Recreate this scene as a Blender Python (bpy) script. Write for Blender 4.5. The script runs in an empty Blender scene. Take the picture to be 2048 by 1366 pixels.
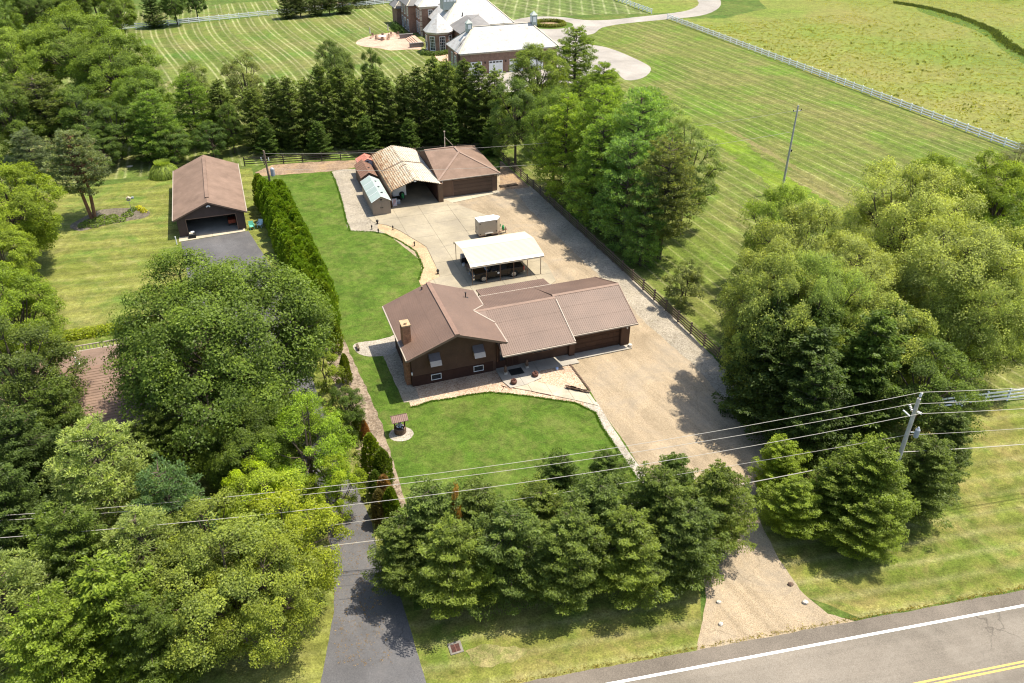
import bpy, math, random
import numpy as np
from mathutils import Vector, Matrix, noise
from mathutils.geometry import tessellate_polygon

# ------------------------------------------------------------------ camera, world, sun, exposure
SC = bpy.context.scene
COL = SC.collection
FPX, CAMH, PITCH = 1593.0, 42.0, math.radians(32.5)      # drone camera: focal length for a 2048 px wide frame, height, pitch
cam_d = bpy.data.cameras.new('drone_camera')
cam = bpy.data.objects.new('drone_camera', cam_d)
COL.objects.link(cam)
cam_d.sensor_width = 36.0
cam_d.lens = 36.0 * FPX / 2048.0
cam_d.clip_end = 3000
cam.location = (0, 0, CAMH)
cam.rotation_euler = (math.radians(90) - PITCH, 0, 0)
SC.camera = cam

SUN_EL, SUN_AZ = math.radians(67.5), math.radians(20.5)   # azimuth counted from +X towards +Y
world = bpy.data.worlds.new('World')
SC.world = world
world.use_nodes = True
wn = world.node_tree.nodes
wl = world.node_tree.links
for n in list(wn): wn.remove(n)
w_out = wn.new('ShaderNodeOutputWorld')
w_bg = wn.new('ShaderNodeBackground')
w_sky = wn.new('ShaderNodeTexSky')
w_sky.sky_type = 'NISHITA'
w_sky.sun_disc = False
w_sky.sun_elevation = SUN_EL
w_sky.sun_rotation = math.radians(90) - SUN_AZ
w_sky.air_density = 1.2
w_sky.dust_density = 2.0
w_bg.inputs['Strength'].default_value = 0.125
wl.new(w_sky.outputs[0], w_bg.inputs['Color'])
wl.new(w_bg.outputs[0], w_out.inputs['Surface'])
sun_d = bpy.data.lights.new('sun', 'SUN')
sun_d.energy = 4.5
sun_d.angle = math.radians(0.55)
sun_d.color = (1.0, 0.925, 0.79)
sun = bpy.data.objects.new('sun', sun_d)
COL.objects.link(sun)
sv = Vector((math.cos(SUN_EL) * math.cos(SUN_AZ), math.cos(SUN_EL) * math.sin(SUN_AZ), math.sin(SUN_EL)))
sun.rotation_euler = sv.to_track_quat('Z', 'Y').to_euler()
sun.location = (0, 0, 120)
SC.view_settings.view_transform = 'Standard'
SC.view_settings.look = 'None'
SC.view_settings.gamma = 1.0
SC.view_settings.use_curve_mapping = False
SC.view_settings.exposure = 0.92
SC.cycles.filter_width = 1.15
SC.cycles.max_bounces = 6
SC.cycles.diffuse_bounces = 3
SC.cycles.glossy_bounces = 2
SC.cycles.transmission_bounces = 4
SC.cycles.transparent_max_bounces = 4

RNG = random.Random(11)
NR = np.random.default_rng(5)

# ------------------------------------------------------------------ survey helpers
# the lot frame: s runs along the front of the house, t runs back from the road; world = rotated by LOT
LOT = math.radians(19.5)
CA, SA = math.cos(LOT), math.sin(LOT)
def W(s, t): return (s * CA - t * SA, s * SA + t * CA)
def Q(X, Y): return (X * CA + Y * SA, -X * SA + Y * CA)
def G(x, y, z=0.0):
    "survey reading of the photo: pixel -> world point at height z"
    v = y - 683.0
    c, s_ = math.cos(PITCH), math.sin(PITCH)
    k = (CAMH - z) / (v * c + FPX * s_)
    return ((x - 1024.0) * k, (FPX * c - v * s_) * k)

def tag(o, label=None, cat=None, group=None, kind=None):
    if label: o['label'] = label
    if cat: o['category'] = cat
    if group: o['group'] = group
    if kind: o['kind'] = kind
    return o

def thing(name, label, cat, loc=(0, 0, 0), rz=LOT, group=None):
    o = bpy.data.objects.new(name, None)
    o.empty_display_size = 0.5
    COL.objects.link(o)
    o.location = loc
    o.rotation_euler = (0, 0, rz)
    return tag(o, label, cat, group)

def lot_thing(name, label, cat, s, t, z=0, group=None, rz=0.0):
    X, Y = W(s, t)
    return thing(name, label, cat, (X, Y, z), LOT + rz, group)

def children(o): return [c for c in COL.objects if c.parent == o]
def copy_tree(o, kids=None):
    c = o.copy(); COL.objects.link(c)
    for ch in (kids or KIDS).get(o.name, []):
        d = copy_tree(ch); d.parent = c
    return c
KIDS = {}

class MB:
    "collects shapes and links them as ONE mesh object"
    def __init__(self): self.v = []; self.f = []
    def add(self, vs, fs):
        n = len(self.v); self.v += [tuple(p) for p in vs]; self.f += [tuple(i + n for i in f) for f in fs]; return self
    def box(self, x0, x1, y0, y1, z0, z1):
        return self.add([(x0,y0,z0),(x1,y0,z0),(x1,y1,z0),(x0,y1,z0),(x0,y0,z1),(x1,y0,z1),(x1,y1,z1),(x0,y1,z1)],
                        [(0,3,2,1),(4,5,6,7),(0,1,5,4),(1,2,6,5),(2,3,7,6),(3,0,4,7)])
    def quad(self, a, b, c, d): return self.add([a, b, c, d], [(0,1,2,3)])
    def slab(self, pts, th):
        "polygon in 3D thickened downwards by th"
        n = len(pts)
        vs = list(pts) + [(p[0], p[1], p[2] - th) for p in pts]
        fs = [tuple(range(n)), tuple(range(2*n - 1, n - 1, -1))] + [(i, n + i, n + (i+1) % n, (i+1) % n) for i in range(n)]
        return self.add(vs, fs)
    def prism(self, pts, axis, a, b):
        "2D outline extruded along axis x / y / z"
        def m(p, h):
            return (h, p[0], p[1]) if axis == 'x' else (p[0], h, p[1]) if axis == 'y' else (p[0], p[1], h)
        n = len(pts)
        return self.add([m(p, a) for p in pts] + [m(p, b) for p in pts],
                        [tuple(range(n-1, -1, -1)), tuple(range(n, 2*n))] + [(i, (i+1) % n, n + (i+1) % n, n + i) for i in range(n)])
    def tube(self, pts, rs, n=8, cap=True):
        base = len(self.v); P = [Vector(p) for p in pts]
        if not isinstance(rs, (list, tuple)): rs = [rs] * len(P)
        for i, p in enumerate(P):
            d = (P[min(i+1, len(P)-1)] - P[max(i-1, 0)])
            d = d.normalized() if d.length > 1e-9 else Vector((0,0,1))
            a = d.cross(Vector((0,0,1)) if abs(d.z) < .95 else Vector((1,0,0))).normalized(); b = d.cross(a)
            for k in range(n):
                th = 2*math.pi*k/n
                q = p + (a*math.cos(th) + b*math.sin(th)) * rs[i]
                self.v.append(tuple(q))
        for i in range(len(P)-1):
            for k in range(n):
                k2 = (k+1) % n
                self.f.append((base+i*n+k, base+i*n+k2, base+(i+1)*n+k2, base+(i+1)*n+k))
        if cap:
            self.f.append(tuple(base+k for k in range(n)))
            self.f.append(tuple(base+(len(P)-1)*n+k for k in range(n-1, -1, -1)))
        return self
    def lathe(self, prof, cx=0, cy=0, n=16):
        base = len(self.v)
        for r, z in prof:
            for k in range(n):
                th = 2*math.pi*k/n
                self.v.append((cx + r*math.cos(th), cy + r*math.sin(th), z))
        for i in range(len(prof)-1):
            for k in range(n):
                k2 = (k+1) % n
                self.f.append((base+i*n+k, base+i*n+k2, base+(i+1)*n+k2, base+(i+1)*n+k))
        self.f.append(tuple(base+k for k in range(n-1, -1, -1)))
        self.f.append(tuple(base+(len(prof)-1)*n+k for k in range(n)))
        return self
    def mesh(self, name, mat=None, smooth=False):
        me = bpy.data.meshes.new(name)
        me.from_pydata(self.v, [], self.f); me.update()
        if mat: me.materials.append(mat)
        if smooth:
            me.polygons.foreach_set('use_smooth', [True]*len(me.polygons))
        return me
    def build(self, name, mat, parent=None, smooth=False, loc=None):
        return link(name, self.mesh(name, mat, smooth), parent, loc)

def link(name, me, parent=None, loc=None, mtx=None):
    o = bpy.data.objects.new(name, me); COL.objects.link(o)
    if parent is not None:
        o.parent = parent; KIDS.setdefault(parent.name, []).append(o)
    if mtx is not None: o.matrix_local = mtx
    elif loc is not None: o.location = loc
    return o

# ------------------------------------------------------------------ materials
MATS = {}
def mat_base(name):
    m = bpy.data.materials.new(name); m.use_nodes = True
    nt = m.node_tree; nt.nodes.clear()
    out = nt.nodes.new('ShaderNodeOutputMaterial')
    MATS[name] = m
    return m, nt, out
def pos_node(nt, obj=False):
    if obj:
        n = nt.nodes.new('ShaderNodeTexCoord'); return n.outputs['Object']
    n = nt.nodes.new('ShaderNodeNewGeometry'); return n.outputs['Position']
def noise_n(nt, vec, scale, detail=4, rough=.55, dist=0):
    n = nt.nodes.new('ShaderNodeTexNoise'); n.inputs['Scale'].default_value = scale
    n.inputs['Detail'].default_value = detail; n.inputs['Roughness'].default_value = rough; n.inputs['Distortion'].default_value = dist
    nt.links.new(vec, n.inputs['Vector']); return n.outputs['Fac']
def ramp(nt, fac, stops):
    r = nt.nodes.new('ShaderNodeValToRGB'); cr = r.color_ramp
    while len(cr.elements) < len(stops): cr.elements.new(.5)
    for e, (p, c) in zip(cr.elements, stops):
        e.position = p; e.color = (c[0], c[1], c[2], 1)
    nt.links.new(fac, r.inputs['Fac']); return r.outputs['Color']
def mix(nt, a, b, fac, mode='MIX'):
    n = nt.nodes.new('ShaderNodeMix'); n.data_type = 'RGBA'; n.blend_type = mode
    for sock, val in ((n.inputs[0], fac), (n.inputs[6], a), (n.inputs[7], b)):
        if isinstance(val, (int, float)): sock.default_value = val
        elif isinstance(val, tuple): sock.default_value = (val[0], val[1], val[2], 1)
        else: nt.links.new(val, sock)
    return n.outputs[2]
def mth(nt, op, a, b=None, c=None, clamp=False):
    n = nt.nodes.new('ShaderNodeMath'); n.operation = op; n.use_clamp = clamp
    for i, v in enumerate((a, b, c)):
        if v is None: continue
        if isinstance(v, (int, float)): n.inputs[i].default_value = v
        else: nt.links.new(v, n.inputs[i])
    return n.outputs[0]
def grey(f): return (f, f, f)
def finish(nt, out, col, rough=.85, bump=None, bstr=.3, bdist=.05, spec=.3, metal=0):
    p = nt.nodes.new('ShaderNodeBsdfPrincipled')
    p.inputs['Roughness'].default_value = rough; p.inputs['Specular IOR Level'].default_value = spec; p.inputs['Metallic'].default_value = metal
    if isinstance(col, tuple): p.inputs['Base Color'].default_value = (col[0], col[1], col[2], 1)
    else: nt.links.new(col, p.inputs['Base Color'])
    if bump is not None:
        b = nt.nodes.new('ShaderNodeBump'); b.inputs['Strength'].default_value = bstr; b.inputs['Distance'].default_value = bdist
        nt.links.new(bump, b.inputs['Height']); nt.links.new(b.outputs[0], p.inputs['Normal'])
    nt.links.new(p.outputs[0], out.inputs['Surface'])
    return p

def surf(name, c, var=.25, big=.6, fine=12, rough=.8, spec=.3, metal=0, obj=True, bstr=.15, bdist=.02, c2=None, c2amt=.5):
    "plain painted / wooden / metal surface with uneven wear"
    m, nt, out = mat_base(name)
    p = pos_node(nt, obj)
    a = noise_n(nt, p, big, 5, .6); b = noise_n(nt, p, fine, 3, .6)
    lo = tuple(x*(1-var) for x in c); hi = tuple(min(1, x*(1+var)) for x in c)
    col = ramp(nt, a, [(.3, lo), (.7, hi)])
    if c2:
        k = ramp(nt, noise_n(nt, p, big*2.3, 6, .7), [(.5, grey(0)), (.68, grey(c2amt))])
        col = mix(nt, col, c2, k)
    col = mix(nt, col, ramp(nt, b, [(.25, grey(1-var*.6)), (.75, grey(1+var*.5))]), 1.0, 'MULTIPLY')
    finish(nt, out, col, rough, b, bstr, bdist, spec, metal)
    return m

def granular(name, cols, scale=9, big=.25, patch=None, patch_amt=.5, rough=.95, bstr=.5, bdist=.03, patch_scale=.35):
    "gravel, chippings, concrete: speckle of small grains over broad drifts"
    m, nt, out = mat_base(name)
    p = pos_node(nt)
    vo = nt.nodes.new('ShaderNodeTexVoronoi'); vo.inputs['Scale'].default_value = scale
    nt.links.new(p, vo.inputs['Vector'])
    sep = nt.nodes.new('ShaderNodeSeparateColor'); nt.links.new(vo.outputs['Color'], sep.inputs[0])
    n = len(cols)
    col = ramp(nt, sep.outputs[0], [(i/(n-1) if n > 1 else 0, c) for i, c in enumerate(cols)])
    big_n = noise_n(nt, p, big, 6, .62, .4)
    col = mix(nt, col, ramp(nt, big_n, [(.3, grey(.74)), (.7, grey(1.18))]), 1.0, 'MULTIPLY')
    if patch:
        k = ramp(nt, noise_n(nt, p, patch_scale, 7, .68, .6), [(.47, grey(0)), (.66, grey(patch_amt))])
        col = mix(nt, col, patch, k)
    fn = noise_n(nt, p, scale*1.7, 3, .7)
    col = mix(nt, col, ramp(nt, fn, [(.3, grey(.72)), (.7, grey(1.25))]), 1.0, 'MULTIPLY')
    finish(nt, out, col, rough, vo.outputs['Distance'], bstr, bdist, .2)
    return m

def lot_coord(nt):
    "s and t of the shading point, in metres"
    p = pos_node(nt)
    mp = nt.nodes.new('ShaderNodeMapping'); mp.vector_type = 'POINT'; mp.inputs['Rotation'].default_value = (0, 0, -LOT)
    nt.links.new(p, mp.inputs['Vector'])
    sx = nt.nodes.new('ShaderNodeSeparateXYZ'); nt.links.new(mp.outputs[0], sx.inputs[0])
    return p, sx.outputs[0], sx.outputs[1]

def grass(name, cols, dry=(.2,.19,.06), dry_amt=.5, dry_lo=.52, dry_hi=.72, lush=None, stripes=None, big=.12, tuft=7, drys=.28, bstr=.7):
    """turf: broad drifts of colour, dry patches, tufts. stripes = list of (angle from lot t axis, period, line offsets, half width, strength, bend)"""
    m, nt, out = mat_base(name)
    p, s, t = lot_coord(nt)
    a = noise_n(nt, p, big, 7, .62, .5)
    n = len(cols)
    col = ramp(nt, a, [(.3 + .42*i/(n-1), c) for i, c in enumerate(cols)])
    if lush:
        k = ramp(nt, noise_n(nt, p, big*1.9, 5, .6, .8), [(.5, grey(0)), (.68, grey(.75))])
        col = mix(nt, col, lush, k)
    k = ramp(nt, noise_n(nt, p, drys, 8, .7, .7), [(dry_lo, grey(0)), (dry_hi, grey(dry_amt))])
    col = mix(nt, col, dry, k)
    if stripes:
        for (ang, period, offs, hw, amt, bend, scol) in stripes:
            ca, sa = math.cos(ang), math.sin(ang)
            u = mth(nt, 'ADD', mth(nt, 'MULTIPLY', s, ca), mth(nt, 'MULTIPLY', t, sa))
            wob = mth(nt, 'MULTIPLY', mth(nt, 'SUBTRACT', noise_n(nt, p, .012, 0, .5), .5), bend)
            u = mth(nt, 'ADD', u, wob)
            wob2 = mth(nt, 'MULTIPLY', mth(nt, 'SUBTRACT', noise_n(nt, p, .5, 2, .5), .5), .16)
            u = mth(nt, 'ADD', u, wob2)
            fade = ramp(nt, noise_n(nt, p, .07, 5, .6), [(.32, grey(.25)), (.62, grey(1))])
            spk = ramp(nt, noise_n(nt, p, 3.2, 5, .75), [(.3, grey(.2)), (.62, grey(1))])
            for o in offs:
                fr = mth(nt, 'PINGPONG', mth(nt, 'SUBTRACT', u, o*period), period/2)
                ln = mth(nt, 'SUBTRACT', 1.0, mth(nt, 'DIVIDE', fr, hw), clamp=True)
                kk = mth(nt, 'MULTIPLY', mth(nt, 'MULTIPLY', ln, amt), mth(nt, 'MULTIPLY', fade, spk))
                col = mix(nt, col, scol, kk)
            band = mth(nt, 'PINGPONG', u, period)
            bk = mth(nt, 'MULTIPLY', mth(nt, 'DIVIDE', band, period), .22)
            col = mix(nt, col, ramp(nt, mth(nt, 'DIVIDE', band, period), [(.4, grey(.86)), (.6, grey(1.1))]), .8, 'MULTIPLY')
    f3 = noise_n(nt, p, .75, 6, .72, .8)
    col = mix(nt, col, ramp(nt, f3, [(.34, grey(.74)), (.5, grey(1.0)), (.66, grey(1.24))]), 1.0, 'MULTIPLY')
    f1 = noise_n(nt, p, tuft, 5, .75, .3)
    f2 = noise_n(nt, p, tuft*.22, 5, .7, .3)
    col = mix(nt, col, ramp(nt, f1, [(.3, grey(.55)), (.7, grey(1.42))]), 1.0, 'MULTIPLY')
    col = mix(nt, col, ramp(nt, f2, [(.3, grey(.78)), (.7, grey(1.2))]), 1.0, 'MULTIPLY')
    sp = noise_n(nt, p, tuft*2.6, 2, .8)
    col = mix(nt, col, (.42, .42, .2), ramp(nt, sp, [(.68, grey(0)), (.8, grey(.4))]))
    h = mth(nt, 'ADD', f1, mth(nt, 'MULTIPLY', f2, 1.5))
    finish(nt, out, col, .95, h, bstr, .12, .12)
    return m

M_BASE = grass('rough_grass', [(.055,.085,.016), (.08,.115,.022), (.13,.145,.035)], lush=(.06,.12,.018))
M_LAWN = grass('lawn_grass', [(.048,.086,.010), (.064,.110,.013), (.080,.128,.017), (.108,.140,.030)], dry=(.150,.150,.045), dry_amt=.6, dry_lo=.47,
               lush=(.055,.110,.012), big=.22, tuft=7, drys=.45)
M_NLAWN = grass('neighbour_grass', [(.11,.135,.022), (.155,.165,.036), (.20,.19,.055)], dry=(.24,.21,.09), dry_amt=.55, lush=(.07,.135,.018), big=.09, tuft=7,
                stripes=[(math.radians(78), 1.5, (0,), .3, .35, 14, (.25,.25,.10))])
M_MOWL = grass('mown_grass_back', [(.080,.118,.018), (.108,.136,.028), (.13,.142,.038)], dry=(.19,.15,.07), dry_amt=.6, dry_lo=.46, lush=(.075,.14,.022), big=.05, tuft=4, drys=.09,
               stripes=[(math.radians(4), 3.3, (0, .36), .32, .9, 10, (.34,.33,.17))])
M_MOWR = grass('mown_grass_side', [(.078,.116,.016), (.104,.130,.024), (.138,.130,.042)], dry=(.19,.15,.065), dry_amt=.65, dry_lo=.45, lush=(.085,.165,.012), big=.045, tuft=4.5, drys=.075,
               stripes=[(math.radians(2.5), 1.75, (0,), .22, .85, 7, (.27,.26,.12))])
M_MOWX = grass('mown_grass_cross', [(.085,.125,.028), (.115,.145,.04)], dry=(.19,.16,.08), dry_amt=.5, big=.05, tuft=3, drys=.09,
               stripes=[(math.radians(-22), 3.2, (0,), .45, .8, 2, (.33,.33,.18)), (math.radians(24), 3.2, (0,), .4, .7, 2, (.33,.33,.18))])
M_FRONT = grass('front_grass', [(.090,.125,.018), (.14,.155,.03), (.19,.175,.05)], dry=(.26,.20,.08), dry_amt=.75, dry_lo=.46, lush=(.065,.13,.015), big=.09, tuft=8,
                stripes=[(math.radians(82), 1.65, (0,), .42, .75, 2, (.28,.26,.12))])
M_MEADOW = grass('meadow_grass', [(.115,.150,.028), (.140,.168,.034), (.165,.172,.042), (.185,.178,.055)], dry=(.205,.160,.06), dry_amt=.55, dry_lo=.48, dry_hi=.72, lush=(.118,.175,.022), big=.020, tuft=2.2, drys=.035)
M_TAN = granular('tan_driveway', [(.25,.19,.12), (.33,.255,.165), (.40,.32,.215), (.21,.165,.11)], 24, .2, patch=(.21,.18,.14), patch_amt=.7, patch_scale=.2)
M_GREYG = granular('grey_gravel', [(.21,.18,.135), (.28,.245,.19), (.345,.305,.24), (.17,.145,.105)], 9, .3, patch=(.28,.24,.17), patch_amt=.5)
M_PINKG = granular('pink_gravel', [(.34,.22,.14), (.44,.33,.23), (.50,.40,.30), (.27,.17,.11)], 11, .4, bstr=.7, bdist=.04)
M_WHITEG = granular('pale_gravel', [(.25,.215,.165), (.33,.295,.24), (.41,.37,.31)], 12, .4, bstr=.7)
M_CHIPS = granular('wood_chips', [(.37,.265,.15), (.43,.32,.19), (.31,.21,.12), (.47,.36,.22)], 12, .5, bstr=.6)
M_EARTH = granular('bare_earth', [(.20,.14,.09), (.26,.185,.12), (.15,.10,.07), (.31,.23,.15)], 8, .5, patch=(.38,.26,.13), patch_amt=.6)
M_MULCH = granular('brown_mulch', [(.13,.095,.065), (.19,.145,.10), (.25,.20,.145), (.09,.065,.045)], 6, .5, patch=(.38,.3,.22), patch_amt=.5)
M_BED = granular('dark_bed_soil', [(.1,.085,.06), (.16,.14,.1), (.07,.055,.04)], 6, .5)
M_CONC = granular('pad_concrete', [(.275,.235,.165), (.30,.26,.185), (.33,.285,.205)], 30, .25, patch=(.235,.205,.155), patch_amt=.7, bstr=.1, bdist=.01, patch_scale=.4)
M_CONC2 = granular('walk_concrete', [(.38,.33,.245), (.41,.36,.27), (.44,.39,.30)], 30, .4, patch=(.38,.32,.22), patch_amt=.4, bstr=.1, bdist=.01)
M_APRON = granular('apron_concrete', [(.33,.305,.26), (.36,.33,.285)], 30, .4, patch=(.3,.27,.22), patch_amt=.5, bstr=.1, bdist=.01)
M_ASPH = granular('dark_asphalt', [(.085,.083,.085), (.10,.098,.1), (.12,.115,.115)], 25, .18, patch=(.14,.13,.125), patch_amt=.4, bstr=.25, bdist=.01)
M_ROAD = granular('road_asphalt', [(.16,.138,.110), (.182,.158,.128), (.205,.180,.146)], 22, .1, patch=(.225,.20,.165), patch_amt=.45, bstr=.2, bdist=.01)
def road_wear(m, ang, amt):
    "long streaks of tyre polish and patching along the traffic direction, plus hairline cracks"
    nt = m.node_tree; pr = [n for n in nt.nodes if n.type == 'BSDF_PRINCIPLED'][0]; src = pr.inputs['Base Color'].links[0].from_socket
    g = nt.nodes.new('ShaderNodeNewGeometry')
    mp = nt.nodes.new('ShaderNodeMapping'); mp.inputs['Rotation'].default_value = (0,0,-ang); nt.links.new(g.outputs['Position'], mp.inputs['Vector'])
    mp2 = nt.nodes.new('ShaderNodeMapping'); mp2.inputs['Scale'].default_value = (.04, 1.1, 1); nt.links.new(mp.outputs[0], mp2.inputs['Vector'])
    b_ = ramp(nt, noise_n(nt, mp2.outputs[0], 1.0, 4, .6), [(.35, grey(1-amt)), (.65, grey(1+amt))])
    col = mix(nt, src, b_, 1.0, 'MULTIPLY')
    wp_ = nt.nodes.new('ShaderNodeVectorMath'); wp_.operation = 'ADD'; nz = nt.nodes.new('ShaderNodeTexNoise'); nz.inputs['Scale'].default_value = 1.2; nz.inputs['Detail'].default_value = 5
    nt.links.new(g.outputs['Position'], nz.inputs['Vector']); nt.links.new(g.outputs['Position'], wp_.inputs[0]); nt.links.new(nz.outputs['Color'], wp_.inputs[1])
    vo = nt.nodes.new('ShaderNodeTexVoronoi'); vo.feature = 'DISTANCE_TO_EDGE'; vo.inputs['Scale'].default_value = .22; nt.links.new(wp_.outputs[0], vo.inputs['Vector'])
    ck = ramp(nt, vo.outputs['Distance'], [(.0, grey(.62)), (.012, grey(1))])
    msk = ramp(nt, noise_n(nt, g.outputs['Position'], .12, 3, .5), [(.5, grey(0)), (.6, grey(1))])
    col = mix(nt, col, mix(nt, col, ck, 1.0, 'MULTIPLY'), msk)
    nt.links.new(col, pr.inputs['Base Color'])
road_wear(M_ROAD, LOT + math.radians(-7.9), .10)
road_wear(M_ASPH, LOT + math.radians(-80), .05)
road_wear(M_TAN, LOT + math.radians(-82), .13)
M_SHOULD = granular('shoulder_asphalt', [(.12,.102,.082), (.145,.124,.10), (.17,.145,.118)], 22, .2, patch=(.22,.185,.15), patch_amt=.3, bstr=.3, bdist=.01)
M_ESTATE = granular('estate_drive', [(.27,.245,.21), (.31,.282,.245)], 12, .12, patch=(.3,.28,.26), patch_amt=.4, bstr=.15)
M_TERR = granular('terrace_brick', [(.40,.26,.19), (.47,.32,.24), (.43,.29,.21)], 3, .3, bstr=.2)
M_LINEW = surf('line_white', (.78,.77,.72), .08, 2, 14, .7, obj=False)
M_LINEY = surf('line_yellow', (.62,.40,.1), .12, 2, 14, .7, obj=False)

M_ROOF = surf('roof_brown_metal', (.140,.088,.063), .14, .35, 6, .55, .4, obj=False, bstr=.05)
M_ROOF2 = surf('roof_brown_shingle', (.180,.122,.090), .2, .5, 11, .9, .2, obj=False, bstr=.4, c2=(.25,.17,.13), c2amt=.4)
M_SIDE = surf('brown_siding', (.094,.050,.033), .2, .8, 9, .7, .3, c2=(.12,.06,.035), c2amt=.4)
M_SIDED = surf('dark_brown_masonry', (.055,.025,.017), .2, 1, 12, .85)
M_TRIMB = surf('brown_trim', (.20,.125,.09), .12, 1, 8, .6)
M_TRIMW = surf('cream_gutter', (.33,.275,.22), .08, 1, 8, .5)
M_GDOOR = surf('brown_garage_door', (.075,.036,.022), .15, 1.5, 9, .6)
M_GDOOR2 = surf('taupe_garage_door', (.10,.065,.048), .1, 1, 9, .6)
M_WALL2 = surf('taupe_wall', (.165,.105,.072), .12, 1, 9, .75)
M_WALLN = surf('dark_neighbour_siding', (.075,.05,.042), .15, 1, 9, .75)
M_BRICK = surf('red_brick', (.36,.17,.085), .4, 3, 20, .9, bstr=.4, c2=(.2,.09,.05), c2amt=.6)
M_MORTAR = surf('mortar', (.3,.22,.15), .15, 3, 20, .9)
M_ESTBR = surf('estate_brick', (.235,.145,.105), .22, .8, 3.2, .9, c2=(.33,.2,.14), c2amt=.4)
M_SLATE = surf('weathered_slate', (.44,.43,.41), .16, .7, 4, .75, .3, obj=False, c2=(.27,.20,.14), c2amt=.6)
M_SLATED = surf('dark_slate', (.18,.17,.16), .15, .5, 3, .7)
M_LEAD = surf('lead_grey_green', (.34,.38,.34), .08, 1, 5, .6)
M_STONE = surf('limestone', (.5,.44,.34), .15, 2, 6, .85)
M_WHITE = surf('white_paint', (.78,.78,.76), .06, 2, 10, .5)
M_FENCEW = surf('fence_white', (.86,.86,.84), .03, 2, 10, .5)
M_CREAM = surf('cream_metal', (.47,.405,.30), .05, .6, 6, .4, .5, obj=False)
M_STEEL = surf('brown_steel_post', (.17,.10,.065), .1, 2, 10, .5)
M_WOOD = surf('weathered_rail', (.10,.072,.05), .3, 2, 14, .9, c2=(.2,.16,.12), c2amt=.5)
M_WOODD = surf('dark_rail', (.05,.04,.032), .3, 2, 14, .9)
M_POLE = surf('grey_pole_wood', (.44,.41,.37), .2, 2, 18, .9)
M_POLED = surf('brown_pole_wood', (.17,.12,.085), .25, 2, 18, .9, c2=(.3,.26,.22), c2amt=.6)
M_BARK = surf('bark', (.10,.078,.055), .3, 2, 9, .95, bstr=.6, bdist=.05)
M_BARKP = surf('orange_bark', (.20,.105,.055), .3, 2, 9, .95, bstr=.6, bdist=.05)
M_WIRE = surf('wire_aluminium', (.42,.39,.34), .05, 2, 5, .5)
M_WIRED = surf('wire_dark', (.12,.11,.1), .05, 2, 5, .5)
M_DARK = surf('black_plastic', (.02,.02,.02), .2, 3, 12, .5)
M_RUBBER = surf('rubber', (.018,.018,.018), .2, 5, 20, .8)
M_CHROME = surf('chrome', (.6,.6,.6), .05, 5, 12, .2, .6, metal=.9)
M_ALLOY = surf('alloy', (.5,.48,.45), .1, 5, 12, .35, .5, metal=.5)
M_TRUCK = surf('truck_paint_dark', (.010,.005,.004), .1, 1, 6, .25, .35)
M_TRUCKB = surf('truck_black', (.006,.006,.008), .1, 1, 6, .25, .4)
M_GLASS = surf('tinted_glass', (.02,.025,.03), .1, 1, 4, .08, .8)
M_REDL = surf('tail_lamp_red', (.5,.02,.02), .1, 4, 8, .2, .6)
M_GREEN = surf('green_tank', (.02,.25,.07), .1, 4, 8, .4, .5)
M_BEIGE = surf('trailer_beige', (.40,.33,.25), .05, 1, 5, .4, .5)
M_SHEDW = surf('shed_resin_taupe', (.27,.215,.165), .07, 1, 6, .6)
M_SHEDR = surf('shed_roof_resin', (.30,.36,.33), .08, 1, 6, .5, obj=False)
M_SHEDB = surf('shed_brown_wall', (.13,.085,.06), .15, 1, 8, .8)
M_SHEDBR = surf('shed_brown_roof', (.19,.105,.07), .2, 2, 8, .8)
M_SHEDRR = surf('shed_red_roof', (.44,.17,.12), .2, 2, 8, .7)
M_DRAINF = surf('old_concrete', (.17,.155,.13), .2, 2, 9, .9)
M_AWNG = surf('awning_mauve', (.17,.145,.15), .1, 1, 6, .6)
M_AWNLIT = surf('awning_sunlit_pink', (.62,.50,.45), .1, 1, 6, .6)  # sunlight on the valance is put into this paler pink
M_BLUEGREY = surf('blue_grey_panel', (.3,.32,.36), .1, 1, 6, .5)
M_ROCK = surf('pale_rock', (.5,.45,.38), .25, 3, 9, .9, bstr=.5)
M_ROCKD = surf('dark_rock', (.15,.1,.07), .35, 3, 9, .9, bstr=.5)
M_RUST = surf('rusty_iron', (.13,.06,.045), .3, 5, 20, .9)
M_BLUEW = surf('blue_white', (.35,.5,.75), .2, 6, 20, .5)
M_ORANGE = surf('amber_lens', (.8,.35,.03), .1, 6, 20, .4)
M_PINKR = surf('red_white_fabric', (.5,.16,.13), .1, 6, 20, .7)
M_TEAK = surf('teak', (.28,.19,.13), .2, 5, 20, .8)
M_MINT = surf('mint_plastic', (.12,.42,.30), .1, 5, 12, .5)
M_PALEB = surf('pale_blue_plastic', (.45,.6,.68), .1, 5, 12, .5)
M_REDM = surf('red_machine', (.28,.06,.03), .3, 5, 12, .5)

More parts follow.
